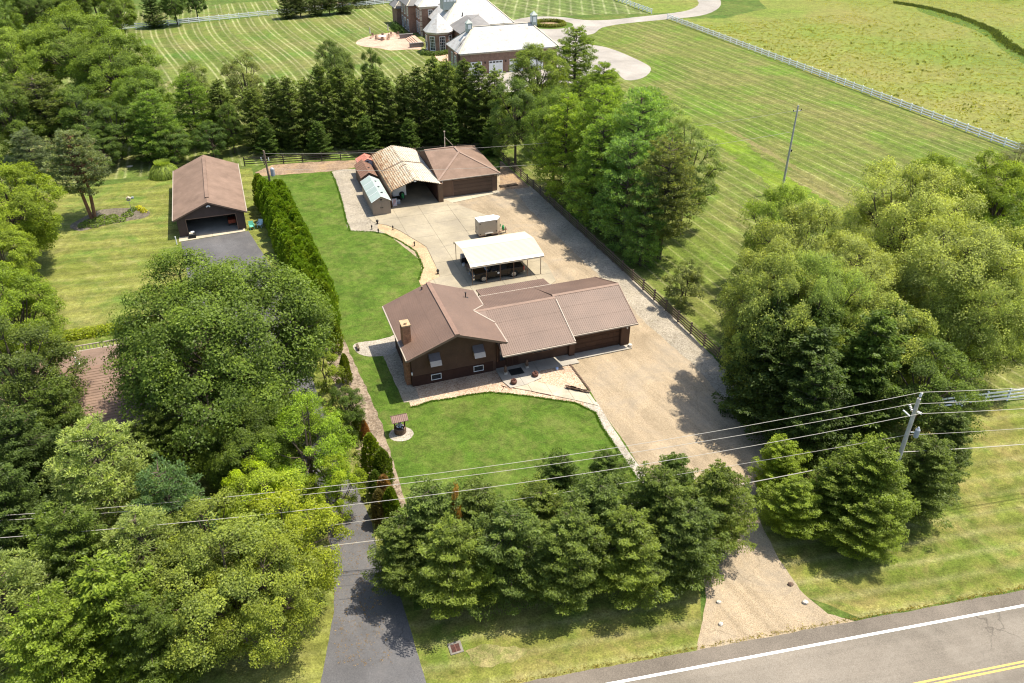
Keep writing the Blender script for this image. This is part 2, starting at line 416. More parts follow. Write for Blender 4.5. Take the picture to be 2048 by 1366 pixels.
def rusty_roof():
    m, nt, out = mat_base('rust_streaked_roof')
    p, s, t = lot_coord(nt)
    mp = nt.nodes.new('ShaderNodeMapping'); mp.inputs['Rotation'].default_value = (0,0,-LOT); mp.inputs['Scale'].default_value = (1, 1, 1)
    nt.links.new(p, mp.inputs['Vector'])
    mp2 = nt.nodes.new('ShaderNodeMapping'); mp2.inputs['Scale'].default_value = (2.6, .7, 1)
    nt.links.new(mp.outputs[0], mp2.inputs['Vector'])
    a = noise_n(nt, mp2.outputs[0], 1.3, 8, .72, .5)
    shift = mth(nt, 'MULTIPLY', mth(nt, 'SUBTRACT', 20.5, s), .055)       # the west side of the roof is the rustier one
    f = mth(nt, 'ADD', a, shift)
    col = ramp(nt, f, [(.36, (.50,.45,.36)), (.5, (.42,.35,.25)), (.61, (.32,.215,.12)), (.74, (.20,.11,.06))])
    b = noise_n(nt, p, 9, 4, .7)
    col = mix(nt, col, ramp(nt, b, [(.3, grey(.7)), (.7, grey(1.2))]), 1.0, 'MULTIPLY')
    finish(nt, out, col, .7, b, .2, .02, .3)
    return m
M_RUSTR = rusty_roof()

def leaf_mat():
    m, nt, out = mat_base('foliage')
    oi = nt.nodes.new('ShaderNodeObjectInfo')
    at = nt.nodes.new('ShaderNodeAttribute'); at.attribute_name = 'tint'
    f = at.outputs['Fac']
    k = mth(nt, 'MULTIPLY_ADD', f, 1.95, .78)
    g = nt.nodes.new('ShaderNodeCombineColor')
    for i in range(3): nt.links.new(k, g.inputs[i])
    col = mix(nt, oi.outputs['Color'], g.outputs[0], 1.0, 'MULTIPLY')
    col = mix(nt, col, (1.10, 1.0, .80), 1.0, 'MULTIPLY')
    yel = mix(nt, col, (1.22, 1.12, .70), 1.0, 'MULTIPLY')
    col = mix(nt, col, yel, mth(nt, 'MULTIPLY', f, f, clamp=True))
    rnd = mth(nt, 'MULTIPLY_ADD', oi.outputs['Random'], .24, .88)
    g2 = nt.nodes.new('ShaderNodeCombineColor')
    for i in range(3): nt.links.new(rnd, g2.inputs[i])
    col = mix(nt, col, g2.outputs[0], 1.0, 'MULTIPLY')
    d = nt.nodes.new('ShaderNodeBsdfDiffuse'); nt.links.new(col, d.inputs[0])
    tr = nt.nodes.new('ShaderNodeBsdfTranslucent')
    tc = mix(nt, col, (1.25, 1.25, .6), 1.0, 'MULTIPLY'); nt.links.new(tc, tr.inputs[0])
    ms = nt.nodes.new('ShaderNodeMixShader'); ms.inputs[0].default_value = .46
    nt.links.new(d.outputs[0], ms.inputs[1]); nt.links.new(tr.outputs[0], ms.inputs[2])
    gl = nt.nodes.new('ShaderNodeBsdfGlossy'); gl.inputs['Roughness'].default_value = .45; gl.inputs['Color'].default_value = (.8,.85,.8,1)
    m2 = nt.nodes.new('ShaderNodeMixShader'); m2.inputs[0].default_value = .012
    nt.links.new(ms.outputs[0], m2.inputs[1]); nt.links.new(gl.outputs[0], m2.inputs[2])
    nt.links.new(m2.outputs[0], out.inputs['Surface'])
    return m
M_LEAF = leaf_mat()

# ------------------------------------------------------------------ ground sheets
def sheet(name, pts, z, mat, jit=0.0, step=.6, kind='structure', parent=None):
    out = []
    n = len(pts)
    for i in range(n):
        a = Vector(pts[i]); b = Vector(pts[(i+1) % n]); L = (b - a).length
        k = max(1, int(L / step)) if jit else 1
        nrm = Vector((-(b-a).y, (b-a).x)).normalized() if L > 0 else Vector((0, 0))
        for j in range(k):
            p = a + (b - a) * (j / k)
            if jit:
                d = (noise.noise(Vector((p.x*.9, p.y*.9, 3.1))) + .5*noise.noise(Vector((p.x*3.1, p.y*3.1, 7.7)))) * jit
                p = p + nrm * d
            out.append((p.x, p.y, 0))
    tris = tessellate_polygon([[Vector(p) for p in out]])
    me = bpy.data.meshes.new(name)
    fs = []
    for t3 in tris:
        a, b, c = (Vector(out[i]) for i in t3)
        fs.append(t3 if (b-a).cross(c-a).z > 0 else (t3[0], t3[2], t3[1]))
    me.from_pydata(out, [], fs); me.update()
    me.materials.append(mat)
    o = bpy.data.objects.new(name, me); COL.objects.link(o); o.location.z = z
    if kind: o['kind'] = kind
    return o
def px(*pts): return [G(x, y) for x, y in pts]
def lot(*pts): return [W(s, t) for s, t in pts]
def smooth(pts, n=4):
    out = []; m = len(pts)
    for i in range(m):
        p0, p1, p2, p3 = (Vector(pts[(i+k-1) % m]) for k in range(4))
        for j in range(n):
            t = j / n
            q = .5*((2*p1) + (-p0+p2)*t + (2*p0-5*p1+4*p2-p3)*t*t + (-p0+3*p1-3*p2+p3)*t**3)
            out.append((q.x, q.y))
    return out

sheet('ground', [(-900,-300), (900,-300), (900,1600), (-900,1600)], -.004, M_BASE)
# estate behind: mown back lawn, side lawn, crossing-stripe lawn
sheet('estate_back_lawn', lot((-45,124), (-45,226), (-22,234), (53,249), (68,250), (68,172), (58,120), (20,120)), .002, M_MOWL)
sheet('estate_side_lawn', lot((38,58), (38,160), (58,160), (68,172), (68,200), (78,198), (95,200), (115.2,203), (115.2,30), (60,38.6), (44,41)), .002, M_MOWR)
sheet('estate_far_lawn', lot((68,207), (68,262), (114,262), (114.6,208.5), (100,213), (88,214), (78,212)), .006, M_MOWX)
sheet('meadow', lot((115.3,-40), (115.3,201), (130,196), (150,205), (165,240), (150,330), (260,420), (420,300), (420,-60)), .002, M_MEADOW, .6, 3)
sheet('far_meadow', lot((114.8,209), (114.8,300), (135,320), (150,262), (146,232), (134,214), (124,208)), .006, M_MEADOW, .4, 3)
sheet('far_field', lot((-22,236.5), (53,252), (64,253), (64,268), (20,266), (-40,258)), .006, M_MOWL)
sheet('front_lawn', [*lot((26,31), (33,42), (38.4,48), (60,38.4), (130,26)), *lot((130,11.5), (60,20.2), (32,23.9))], .006, M_FRONT, .12, .5)
sheet('neighbour_lawn', lot((-70,60), (-60,118), (-6,121), (1.5,120.5), (1.6,98), (8.5,70), (8,50), (8,26), (-70,36)), .002, M_NLAWN)
# our own lot
sheet('house_lawn', lot((3.2,120), (38,116.4), (38.2,48), (33,42), (25.5,31), (20,26), (8,26.6), (5.0,30), (6.5,45), (6.6,60), (3.6,74), (1.7,98), (1.5,110)), .008, M_LAWN, .1, .5)
sheet('verge_lawn', [*px((812,1225), (1100,1170), (1400,1180), (1405,1300), (1395,1312), (1090,1372), (850,1425))], .010, M_FRONT, .1, .4)

# public road
RD = math.radians(-7.9)                                                    # road direction in the lot frame
RO = Vector((28.55, 23.28))                                                  # a point of the white line, lot frame
RX = Vector((math.cos(RD), math.sin(RD))); RY = Vector((-math.sin(RD), math.cos(RD)))
def road(u, v):
    p = RO + RX*u + RY*v; return W(p.x, p.y)
def strip(name, u0, u1, v0, v1, z, m, jit=0): return sheet(name, [road(u0,v0), road(u1,v0), road(u1,v1), road(u0,v1)], z, m, jit, .5)
strip('road', -200, 200, -7.7, -.02, .016, M_ROAD)
strip('road_shoulder', -200, 200, -.05, .98, .018, M_SHOULD, .07)
strip('road_far_shoulder', -200, 200, -8.6, -7.65, .018, M_SHOULD, .07)
strip('white_edge_line', -200, 200, -.22, -.04, .024, M_LINEW)
strip('white_far_line', -200, 200, -7.5, -7.36, .024, M_LINEW)
strip('yellow_centre_line', -200, 200, -3.78, -3.66, .024, M_LINEY)
strip('yellow_centre_line', -200, 200, -4.02, -3.90, .024, M_LINEY)

# driveways and yards
sheet('gravel_driveway', px((1392,1308), (1712,1243), (1655,1228), (1600,1180), (1560,1120), (1528,1060), (1505,1000), (1560,900), (1500,790), (1462,752),
      (1350,640), (1240,540), (1130,440), (1060,376), (1003,322), (1000,345), (880,400), (780,418), (735,436), (840,520), (850,600),
      (1000,700), (1148,735), (1184,788), (1207,826), (1250,885), (1292,955), (1392,1010), (1400,1100), (1412,1200)), .012, M_TAN, .07, .4)
sheet('fence_gravel_strip', px((1012,360), (1060,372), (1130,436), (1240,536), (1350,636), (1462,750), (1470,800), (1440,790), (1380,722), (1300,655), (1240,590), (1180,535), (1120,478), (1060,420)), .018, M_GREYG, .16, .4)
sheet('shed_gravel_path', smooth(px((662,344), (700,338), (730,340), (745,350), (760,372), (765,400), (748,425), (755,440), (772,450), (768,468), (745,464), (700,462), (692,440), (684,405), (672,366)), 2), .018, M_GREYG, .05, .3)
sheet('chip_bed', smooth(px((757,449), (775,452), (800,463), (830,481), (852,495), (866,524), (880,545), (876,556), (858,561), (845,574), (838,560), (846,535), (832,503), (800,482), (770,466), (757,459)), 2), .024, M_CHIPS, .04, .3)
sheet('pink_gravel_bed', px((800,700), (806,770), (822,815), (836,812), (862,803), (900,798), (935,791), (980,785), (1022,789), (1060,793), (1090,798), (1150,806), (1186,822), (1184,796), (1178,786), (1143,732), (1140,700), (1000,700)), .020, M_PINKG, .06, .3)
sheet('side_gravel_strip', lot((9.75,55.9), (11.2,55.6), (11.2,66.8), (9.6,66.8), (9.5,65), (9.65,60)), .022, M_GREYG, .06, .3)
sheet('side_gravel_patch', smooth(px((706,692), (718,685), (750,681), (780,674), (795,668), (800,690), (786,708), (750,713), (728,712), (712,704)), 2), .024, M_WHITEG, .04, .25)
sheet('border_gravel', px((1168,803), (1194,804), (1216,840), (1257,903), (1300,962), (1280,968), (1240,908), (1204,855), (1190,826), (1168,812)), .024, M_WHITEG, .03, .25)
sheet('earth_strip', px((510,345), (545,330), (620,324), (722,320), (735,330), (700,337), (660,343), (560,350), (525,352)), .016, M_EARTH, .12, .3)
sheet('side_earth', px((1000,322), (1030,345), (1060,375), (1030,378), (1000,380)), .022, M_EARTH, .1, .3)
sheet('hedge_mulch', lot((4.6,69), (6.4,69), (6.9,62), (7.3,55), (7.2,47), (7.0,40), (5.2,40), (4.6,47), (4.9,56), (4.3,63)), .016, M_MULCH, .15, .4)
sheet('neighbour_driveway', px((362,484), (497,462), (540,530), (610,720), (670,880), (742,1040), (757,1110), (803,1200), (830,1290), (855,1372), (872,1440), (610,1440), (640,1372), (668,1225), (668,1130), (640,1000), (570,860), (480,700), (380,580)), .014, M_ASPH, .05, .4)
sheet('estate_driveway', smooth(px((1012,46), (1060,34), (1120,34), (1168,40), (1215,40), (1265,35), (1330,28), (1378,20), (1398,6), (1385,-14), (1425,-18), (1442,4), (1432,20), (1398,32), (1330,39), (1250,47), (1205,55), (1188,67), (1160,74), (1175,88), (1205,93), (1240,104), (1290,127), (1302,140), (1285,156), (1250,160), (1228,140), (1200,150), (1120,175), (990,185), (935,172), (935,150), (1060,130), (1100,90), (1085,70), (1030,60)), 3), .014, M_ESTATE)
sheet('far_lane', lot((36,250.5), (52,253.5), (66,256), (66,260), (50,258), (30,254)), .010, M_EARTH, .3, 1)
sheet('meadow_path', smooth(px((1845,15), (1960,48), (2010,75), (2060,112), (2090,130), (2090,146), (2030,118), (1990,88), (1950,60), (1840,24)), 2), .010, M_LAWN, .3, 1)

# concrete pads: one slab object for each poured bay
def clip(poly, s0, s1, t0, t1):
    def cut(P, inside, inter):
        out = []
        for i in range(len(P)):
            a, b = P[i-1], P[i]
            ia, ib = inside(a), inside(b)
            if ia != ib: out.append(inter(a, b))
            if ib: out.append(b)
        return out
    def ax(k, lim):
        def f(a, b):
            t = (lim - a[k]) / (b[k] - a[k]); return (a[0] + (b[0]-a[0])*t, a[1] + (b[1]-a[1])*t)
        return f
    P = cut(poly, lambda p: p[0] >= s0, ax(0, s0))
    if P: P = cut(P, lambda p: p[0] <= s1, ax(0, s1))
    if P: P = cut(P, lambda p: p[1] >= t0, ax(1, t0))
    if P: P = cut(P, lambda p: p[1] <= t1, ax(1, t1))
    return P
def paving(name, poly_px, ss, ts, z, mat, base_mat, th=.03, gap=.012):
    poly = [Q(*p) for p in poly_px]
    root = sheet(name, [W(*p) for p in poly], z, base_mat)
    for a, b in zip(ss, ss[1:]):
        for c, d in zip(ts, ts[1:]):
            P = clip(poly, a+gap, b-gap, c+gap, d-gap)
            if len(P) < 3: continue
            ar = abs(sum(P[i-1][0]*P[i][1]-P[i][0]*P[i-1][1] for i in range(len(P))))/2
            if ar < .15: continue
            if sum(P[i-1][0]*P[i][1]-P[i][0]*P[i-1][1] for i in range(len(P))) < 0: P = P[::-1]
            mb = MB(); dz = RNG.uniform(-.003, .004)
            n = len(P); w = [W(*q) for q in P]
            vs = [(x, y, th + dz) for x, y in w] + [(x, y, 0.001) for x, y in w]
            mb.add(vs, [tuple(range(n))] + [(i, n+i, n+(i+1) % n, (i+1) % n) for i in range(n)])
            mb.build('slab', mat, root)
    return root
paving('yard_concrete', px((737,436), (760,431), (793,409), (885,398), (897,403), (935,417), (981,434), (1000,450), (985,480), (1060,500), (1095,530), (1112,562), (1095,575), (970,600), (870,575), (846,572),
       (862,563), (880,553), (868,524), (853,494), (830,480), (800,462), (775,451), (757,448), (745,444)),
       [10, 15.2, 18.0, 21.4, 25.2, 29.0, 33], [66, 70.5, 74.2, 77.6, 81, 85, 88.4, 92, 95.2, 99, 102], .030, M_CONC, M_BED)
paving('back_apron', lot((24.9,97.4), (33.3,98.9), (33.3,100.4), (24.9,100.4)), [24.9, 29.1, 33.3], [97, 100.4], .026, M_CONC2, M_BED)
paving('porch_walk', lot((19.25,54.75), (20.7,54.75), (22.4,55.3), (22.7,56.4), (26.7,56.4), (26.7,57.0), (32.5,57.0), (32.5,58.2), (18.9,58.2), (18.9,56.0)),
       [18.9, 20.6, 22.6, 24.7, 26.7, 29.6, 32.5], [54.6, 56.0, 58.2], .05, M_APRON, M_BED, .06)
paving('front_walk', px((1048,760), (1106,772), (1178,786), (1196,812), (1150,801), (1093,789), (1028,777)), [19, 20.9, 22.45, 24.0, 25.3, 27.5], [48, 57], .032, M_CONC2, M_BED, .04)
paving('neighbour_apron', lot((-8.75,97.0), (-.9,97.5), (-.9,98.4), (-8.75,98.4)), [-8.75, -4.8, -.9], [96.9, 98.4], .026, M_CONC2, M_BED)
sheet('quonset_floor', lot((18.0,98.2), (24.9,98.3), (24.9,112), (18.0,112)), .026, M_CONC)
sheet('terrace', smooth(px((711,86), (722,78), (745,71), (770,67), (793,64), (812,70), (838,84), (843,98), (835,99), (815,99), (780,101), (762,97), (742,95), (722,92)), 2), .016, M_TERR)
sheet('side_terrace', smooth(px((870,112), (876,104), (895,100), (905,112), (900,122), (882,124)), 3), .016, M_TERR)

# ------------------------------------------------------------------ roofs and buildings
_panel_cache = {}
def corr_mesh(w, l, pitch, amp, mat):
    key = (round(w,3), round(l,3), pitch, amp, mat.name)
    if key in _panel_cache: return _panel_cache[key]
    n = max(1, round(w / pitch)); pp = w / n
    prof = []
    for i in range(n):
        prof += [(i*pp, 0), (i*pp+.38*pp, 0), (i*pp+.5*pp, amp), (i*pp+.86*pp, amp)]
    prof.append((w, 0))
    vs = []; fs = []
    for x, z in prof: vs += [(x, 0, z), (x, l, z)]
    for i in range(len(prof)-1): fs.append((2*i, 2*i+2, 2*i+3, 2*i+1))
    vs += [(0, 0, -.012), (w, 0, -.012)]
    m = MB().add(vs, fs); me = m.mesh('roof_panel', mat)
    _panel_cache[key] = me
    return me

def panel_roof(root, a, b, c, d, mat, rows, colw, pitch=.2, amp=.019, th=.09, name='roof', row_start=None, under=None):
    """a,b = eave ends, d,c = ridge ends (local 3D); a slab plus individually laid ribbed sheets running up the slope"""
    A, B, C_, D = (Vector(v) for v in (a, b, c, d))
    slab = MB().slab([A, B, C_, D] if True else [], th).build(name, under or mat, root)
    up = (D - A); up0 = up - (B-A).normalized() * up.dot((B-A).normalized()); u = (B-A).normalized(); L = up0.length; v = up0.normalized(); n = u.cross(v)
    width = (B-A).length; rl = L / rows; nc = max(1, round(width / colw)); cw = width / nc
    off0 = up.dot(u)
    for r in range(rows):
        x_start = 0
        if row_start: x_start = row_start[r]
        w = width - x_start; k = max(1, round(w / colw)); cw = w / k
        for c in range(k):
            o = A + u*(x_start + c*cw) + v*(r*rl) + n*(.012 + .012*0 + RNG.uniform(0, .004))
            me = corr_mesh(cw, rl + (.04 if r < rows-1 else 0), pitch, amp, mat)
            tilt = .012 / rl
            vv = (v - n*tilt).normalized(); nn = u.cross(vv)
            M = Matrix(((u.x, vv.x, nn.x, o.x), (u.y, vv.y, nn.y, o.y), (u.z, vv.z, nn.z, o.z + .012), (0,0,0,1)))
            link('roof_panel', me, slab, mtx=M)
    return slab

def lap_wall(root, name, p0, p1, z0, prof, mat, out, pitch=.2, holes=()):
    """lap boards over a wall from p0 to p1 (local xy); prof(x) = wall top height at distance x; out = outward unit xy"""
    P0 = Vector((p0[0], p0[1], 0)); P1 = Vector((p1[0], p1[1], 0)); L = (P1-P0).length; u = (P1-P0).normalized(); o = Vector((out[0], out[1], 0))
    mb = MB(); z = z0
    xs = [i*L/40 for i in range(41)]
    while True:
        ok = [x for x in xs if prof(x) > z + pitch*.6]
        if not ok: break
        a, b = min(ok), max(ok)
        A = P0 + u*a; B = P0 + u*b
        zt = z + pitch + .004
        vs = [A + o*.006 + Vector((0,0,zt)), B + o*.006 + Vector((0,0,zt)), B + o*.03 + Vector((0,0,z)), A + o*.03 + Vector((0,0,z)),
              A + Vector((0,0,z)), B + Vector((0,0,z))]
        mb.add(vs, [(3,2,1,0), (4,5,2,3)])
        z += pitch
    o_ = mb.build(name, mat, root); o_['kind'] = 'stuff'
    return o_

def box_part(root, name, mat, *b, **k): return MB().box(*b).build(name, mat, root, **k)

# ---- the house (origin at its front left wall corner, s 11.05, t 58)
H0s, H0t = 11.05, 57.95
house = lot_thing('house', 'brown split-level house with brown ribbed metal roofs, brick chimney and long garage wing', 'house', H0s, H0t)
def hl(s, t, z): return (s - H0s, t - H0t, z)
def hbox(mb, s0, s1, t0, t1, z0, z1): return mb.box(s0-H0s, s1-H0s, t0-H0t, t1-H0t, z0, z1)
EZ, RZ = 4.15, 5.85
# main block walls with gables
gab = [(0,0), (7.9,0), (7.9,4.05), (3.85, 5.62), (0,4.05)]
mw = MB(); mw.prism(gab, 'y', 0.0, .12); mw.prism(gab, 'y', 7.05, 7.17)
mw.box(0, .12, .12, 7.05, 0, 4.05); mw.box(7.78, 7.9, .12, 7.05, 0, 4.05)
wall = mw.build('wall', M_SIDE, house)
lap_wall(house, 'siding', (.02,0), (7.88,0), 1.12, lambda x: 4.02 + 1.52*(1 - abs(x-3.85)/4.05), M_SIDE, (0,-1), .19)
lap_wall(house, 'siding', (0,0.02), (0,7.1), 1.12, lambda x: 4.0, M_SIDE, (-1,0), .19)
MB().box(.3, 7.6, -.035, -.002, 0, 1.08).box(.0, .3, -.02, -.002, 0, 1.1).build('foundation_wall', M_SIDED, house)
MB().box(-.035, -.002, .3, 6.9, 0, 1.08).build('foundation_wall', M_SIDED, house)
for x0 in (1.72, 5.72):                                      # basement windows
    f = MB().box(x0, x0+.95, -.10, -.036, .36, .41).box(x0, x0+.95, -.10, -.036, .91, .96).box(x0, x0+.05, -.10, -.036, .41, .91).box(x0+.90, x0+.95, -.10, -.036, .41, .91).build('window', M_WHITE, house)
    MB().box(x0+.05, x0+.90, -.055, -.04, .41, .91).build('pane', M_GLASS, f)
for x0 in (1.55, 5.62):                                      # upstairs windows under sheet metal awnings
    x0 += .1
    f = MB().box(x0, x0+.9, -.085, -.032, 2.15, 3.1).build('window', M_TRIMB, house)
    MB().box(x0+.06, x0+.42, -.10, -.086, 2.2, 3.05).build('pane', M_GLASS, f); MB().box(x0+.48, x0+.84, -.10, -.086, 2.2, 3.05).build('pane', M_GLASS, f)
    aw = MB().slab([(x0-.06,-.62,2.72), (x0+.96,-.62,2.72), (x0+.96,-.03,3.2), (x0-.06,-.03,3.2)], .02)
    aw.add([(x0-.06,-.62,2.72),(x0-.06,-.03,3.18),(x0-.06,-.03,2.72)], [(0,1,2)]).add([(x0+.96,-.62,2.72),(x0+.96,-.03,3.18),(x0+.96,-.03,2.72)], [(0,2,1)])
    awo = aw.build('awning', M_AWNG, house)
    MB().slab([(x0-.065,-.86,2.33),(x0+.965,-.86,2.33),(x0+.965,-.62,2.73),(x0-.065,-.62,2.73)], .02).build('awning_valance', M_AWNLIT, awo)
    for k in range(6):
        xx = x0 - .04 + k*.19
        MB().slab([(xx,-.62,2.74), (xx+.03,-.62,2.74), (xx+.03,-.04,3.215), (xx,-.04,3.215)], .015).build('slat', M_AWNG, awo)
MB().tube([(3.85,-.03,4.75),(3.85,-.07,4.75)], .27, 16).build('gable_vent', M_DARK, house)
for k, (x, z) in enumerate(((.02, 1.9),)):
    MB().box(-.06, .05, -.16, -.03, 1.35, 1.6).build('electric_meter', M_WHITE, house)
# main roof: ridge runs front to back
LE, RE, RI = 10.38-H0s, 19.36-H0s, 14.88-H0s
TF, TB = 56.08-H0t, 66.0-H0t
mainL = panel_roof(house, (LE,TB,EZ), (LE,TF,EZ), (RI,TF,RZ), (RI,TB,RZ), M_ROOF, 3, 1.05)
mainR = panel_roof(house, (RE,TF,EZ), (RE,TB,EZ), (RI,TB,RZ), (RI,TF,RZ), M_ROOF, 3, 1.05)
MB().prism([(RI-.22,RZ+.0),(RI,RZ+.075),(RI+.22,RZ+.0),(RI,RZ+.05)], 'y', TF-.02, TB+.02).prism([(RI-.24,RZ-.03),(RI-.20,RZ+.07),(RI+.20,RZ+.07),(RI+.24,RZ-.03)], 'y', TF-.03, TB+.02).build('ridge_cap', M_TRIMB, mainL)
# bargeboards, soffits and gutters
def bargeboard(t, x0, z0, x1, z1, parent, m=M_TRIMB):
    return MB().add([(x0,t,z0-.2),(x1,t,z1-.2),(x1,t,z1+.03),(x0,t,z0+.03),(x0,t+.04,z0-.2),(x1,t+.04,z1-.2),(x1,t+.04,z1+.03),(x0,t+.04,z0+.03)],
                    [(0,1,2,3),(7,6,5,4),(0,4,5,1),(2,6,7,3),(1,5,6,2),(0,3,7,4)]).build('bargeboard', m, parent)
for t in (TF-.045, TB+.005):
    bargeboard(t, LE, EZ, RI, RZ, house); bargeboard(t, RI+.002, RZ, RE, EZ, house)
MB().box(LE-.13, LE-.01, TF, TB, EZ-.13, EZ+.0).build('gutter', M_TRIMW, house)
MB().box(RE+.01, RE+.13, TF, 59.5-H0t, EZ-.13, EZ+.0).build('gutter', M_TRIMW, house)
MB().box(RE+.01, RE+.13, 63.2-H0t, TB, EZ-.13, EZ+.0).build('gutter', M_TRIMW, house)
MB().tube([(RE+.05,TF+.3,EZ-.1),(RE-.15,TF+.8,EZ-.6),(7.98,-.12,EZ-1.2),(7.98,-.12,1.0)], .05, 6).build('downspout', M_SIDE, house)
# chimney with brick courses
def chimney(parent, x0, x1, y0, y1, z0, z1):
    ch = MB().box(x0, x1, y0, y1, z0, z1-.12).build('chimney', M_MORTAR, parent)
    cr = MB(); z = z0; k = 0
    while z < z1-.16:
        for (ax, a0, a1, b, sg) in (('x',x0,x1,y0,-1), ('x',x0,x1,y1,1), ('y',y0,y1,x0,-1), ('y',y0,y1,x1,1)):
            a = a0 + (0 if k % 2 else -.1)
            while a < a1:
                p0_, p1_ = max(a, a0)+.006, min(a+.2, a1)-.006
                if p1_ - p0_ > .03:
                    q = RNG.uniform(.008, .016)
                    lo, hi = (b - q, b) if sg < 0 else (b, b + q)
                    if ax == 'x': cr.box(p0_, p1_, lo, hi, z+.006, z+.068)
                    else: cr.box(lo, hi, p0_, p1_, z+.006, z+.068)
                a += .2
        z += .075; k += 1
    b = cr.build('brick', M_BRICK, ch); b['kind'] = 'stuff'
    MB().box(x0-.05, x1+.05, y0-.05, y1+.05, z1-.12, z1).build('chimney_cap', surf_flue, ch)
    MB().tube([((x0+x1)/2-.0, y0+.28, z1), ((x0+x1)/2, y0+.28, z1+.16)], .13, 10).build('flue_tile', surf_flue, ch)
    return ch
surf_flue = surf('flue_clay', (.38,.26,.15), .2, 3, 12, .9)
chimney(house, 10.62-H0s, 11.32-H0s, 58.35-H0t, 59.35-H0t, 0.0, 6.25)
v1 = MB().lathe([(.30, 4.52), (.27, 4.62), (.10, 4.66), (.09, 4.70)], 18.0-H0s, 64.1-H0t, 12).build('vent_flashing', M_DARK, house)
MB().lathe([(.055, 4.5), (.055, 5.15), (.09, 5.16), (.09, 5.22), (.02, 5.24)], 18.0-H0s, 64.1-H0t, 10).build('vent_pipe', M_DARK, house)
MB().lathe([(.09, 5.65), (.09, 5.9), (.02, 5.93)], 14.1-H0s, 65.4-H0t, 8).build('vent_pipe', M_TRIMB, house)

# wing (living part with porch) and garage wing: ridge runs along the front
WZ, WR = 2.72, 4.66
WG0, WG1, WF, WRt, WB = 18.98, 26.02, 56.12, 61.35, 67.1
slopeW = (WR-WZ)/(WRt-WF)
wm = MB(); hbox(wm, 18.95, 26.5, 58.08, 58.2, 0, 2.6); hbox(wm, 18.95, 32.55, 66.1, 66.22, 0, 2.6)
wm.build('wall', M_SIDED, house)
lap_wall(house, 'siding', hl(20.9,58.08,0)[:2], hl(26.2,58.08,0)[:2], .12, lambda x: 2.55, M_SIDE, (0,-1), .22)
gp = [(58.2-H0t,0),(66.1-H0t,0),(66.1-H0t,2.75),(61.9-H0t,4.35),(58.2-H0t,2.75)]
MB().prism(gp, 'x', 32.42-H0s, 32.55-H0s).build('wall', M_SIDE, house)
MB().prism([(58.2-H0t,0),(66.1-H0t,0),(66.1-H0t,2.7),(61.9-H0t,4.2),(58.2-H0t,2.7)], 'x', 26.5-H0s, 26.6-H0s).build('wall', M_SIDE, house)
# front wing roof; upper row is let into the main roof to form the valley
panel_roof(house, hl(WG0,WF,WZ), hl(WG1,WF,WZ), hl(WG1,WRt,WR), hl(WG0,WRt,WR), M_ROOF, 3, 1.0)
MB().slab([hl(17.55,WRt,WR+.03), hl(17.55+1.45,58.9,3.75), hl(19.0,58.9,3.77), hl(19.0,WRt,WR+.03)], .06).build('roof', M_ROOF, house)
panel_roof(house, hl(WG1,WB,WZ), hl(19.6,WB,WZ), hl(19.6,WRt,WR), hl(WG1,WRt,WR), M_ROOF, 3, 1.0)
MB().slab([hl(19.6,64.9,3.47), hl(19.6,WRt,WR+.03), hl(17.55,WRt,WR+.03), hl(19.4,64.2,3.7)], .06).build('roof', M_ROOF, house)
GF, GR_, GZ, GRZ = 57.32, 61.85, 2.66, 4.60
panel_roof(house, hl(26.06,GF,GZ), hl(32.95,GF,GZ), hl(32.95,GR_,GRZ), hl(26.06,GR_,GRZ), M_ROOF, 3, 1.0)
panel_roof(house, hl(32.95,WB,WZ-.02), hl(26.06,WB,WZ-.02), hl(26.06,GR_,GRZ), hl(32.95,GR_,GRZ), M_ROOF, 3, 1.0)
MB().prism([(WRt-H0t-.2,WR-.03),(WRt-H0t,WR+.09),(WRt-H0t+.2,WR-.03)], 'x', 17.9-H0s, 26.03-H0s).build('ridge_cap', M_TRIMB, house)
MB().prism([(GR_-H0t-.2,GRZ-.02),(GR_-H0t,GRZ+.09),(GR_-H0t+.2,GRZ-.02)], 'x', 25.98-H0s, 32.98-H0s).build('ridge_cap', M_TRIMB, house)
# cream edge trim: valley strips, wing verge, gutters, back gutter
def bar(name, a, b, w, h, m, parent):
    A, B = Vector(a), Vector(b); d = (B-A).normalized(); sd = d.cross(Vector((0,0,1))).normalized()*w/2; up = Vector((0,0,h))
    vs = [A-sd, A+sd, B+sd, B-sd, A-sd+up, A+sd+up, B+sd+up, B-sd+up]
    return MB().add(vs, [(3,2,1,0),(4,5,6,7),(0,1,5,4),(1,2,6,5),(2,3,7,6),(3,0,4,7)]).build(name, m, parent)
bar('valley_flashing', hl(17.95,WRt,WR+.04), hl(19.42,59.6,4.16), .13, .05, M_TRIMW, house)
bar('valley_flashing', hl(17.95,WRt+.05,WR+.04), hl(19.42,63.0,4.16), .13, .05, M_TRIMW, house)
bar('verge_trim', hl(WG1+.03,WF,WZ-.04), hl(WG1+.03,WRt-.4,WR-.16), .09, .14, M_TRIMW, house)
bar('verge_trim', hl(32.99,GF,GZ-.12), hl(32.99,GR_,GRZ-.12), .06, .2, M_TRIMB, house)
bar('verge_trim', hl(32.99,WB,WZ-.14), hl(32.99,GR_+.02,GRZ-.12), .06, .2, M_TRIMB, house)
MB().box(*[v for v in (WG0-H0s, WG1-H0s+.06, WF-H0t-.14, WF-H0t-.01, WZ-.13, WZ+.0)]).build('gutter', M_TRIMW, house)
MB().box(WG1-H0s+.1, 33.05-H0s, GF-H0t-.14, GF-H0t-.01, GZ-.13, GZ).build('gutter', M_TRIMW, house)
MB().box(19.6-H0s, 28.1-H0s, WB-H0t+.0, WB-H0t+.10, WZ-.10, WZ+.03).build('gutter', M_TRIMW, house)
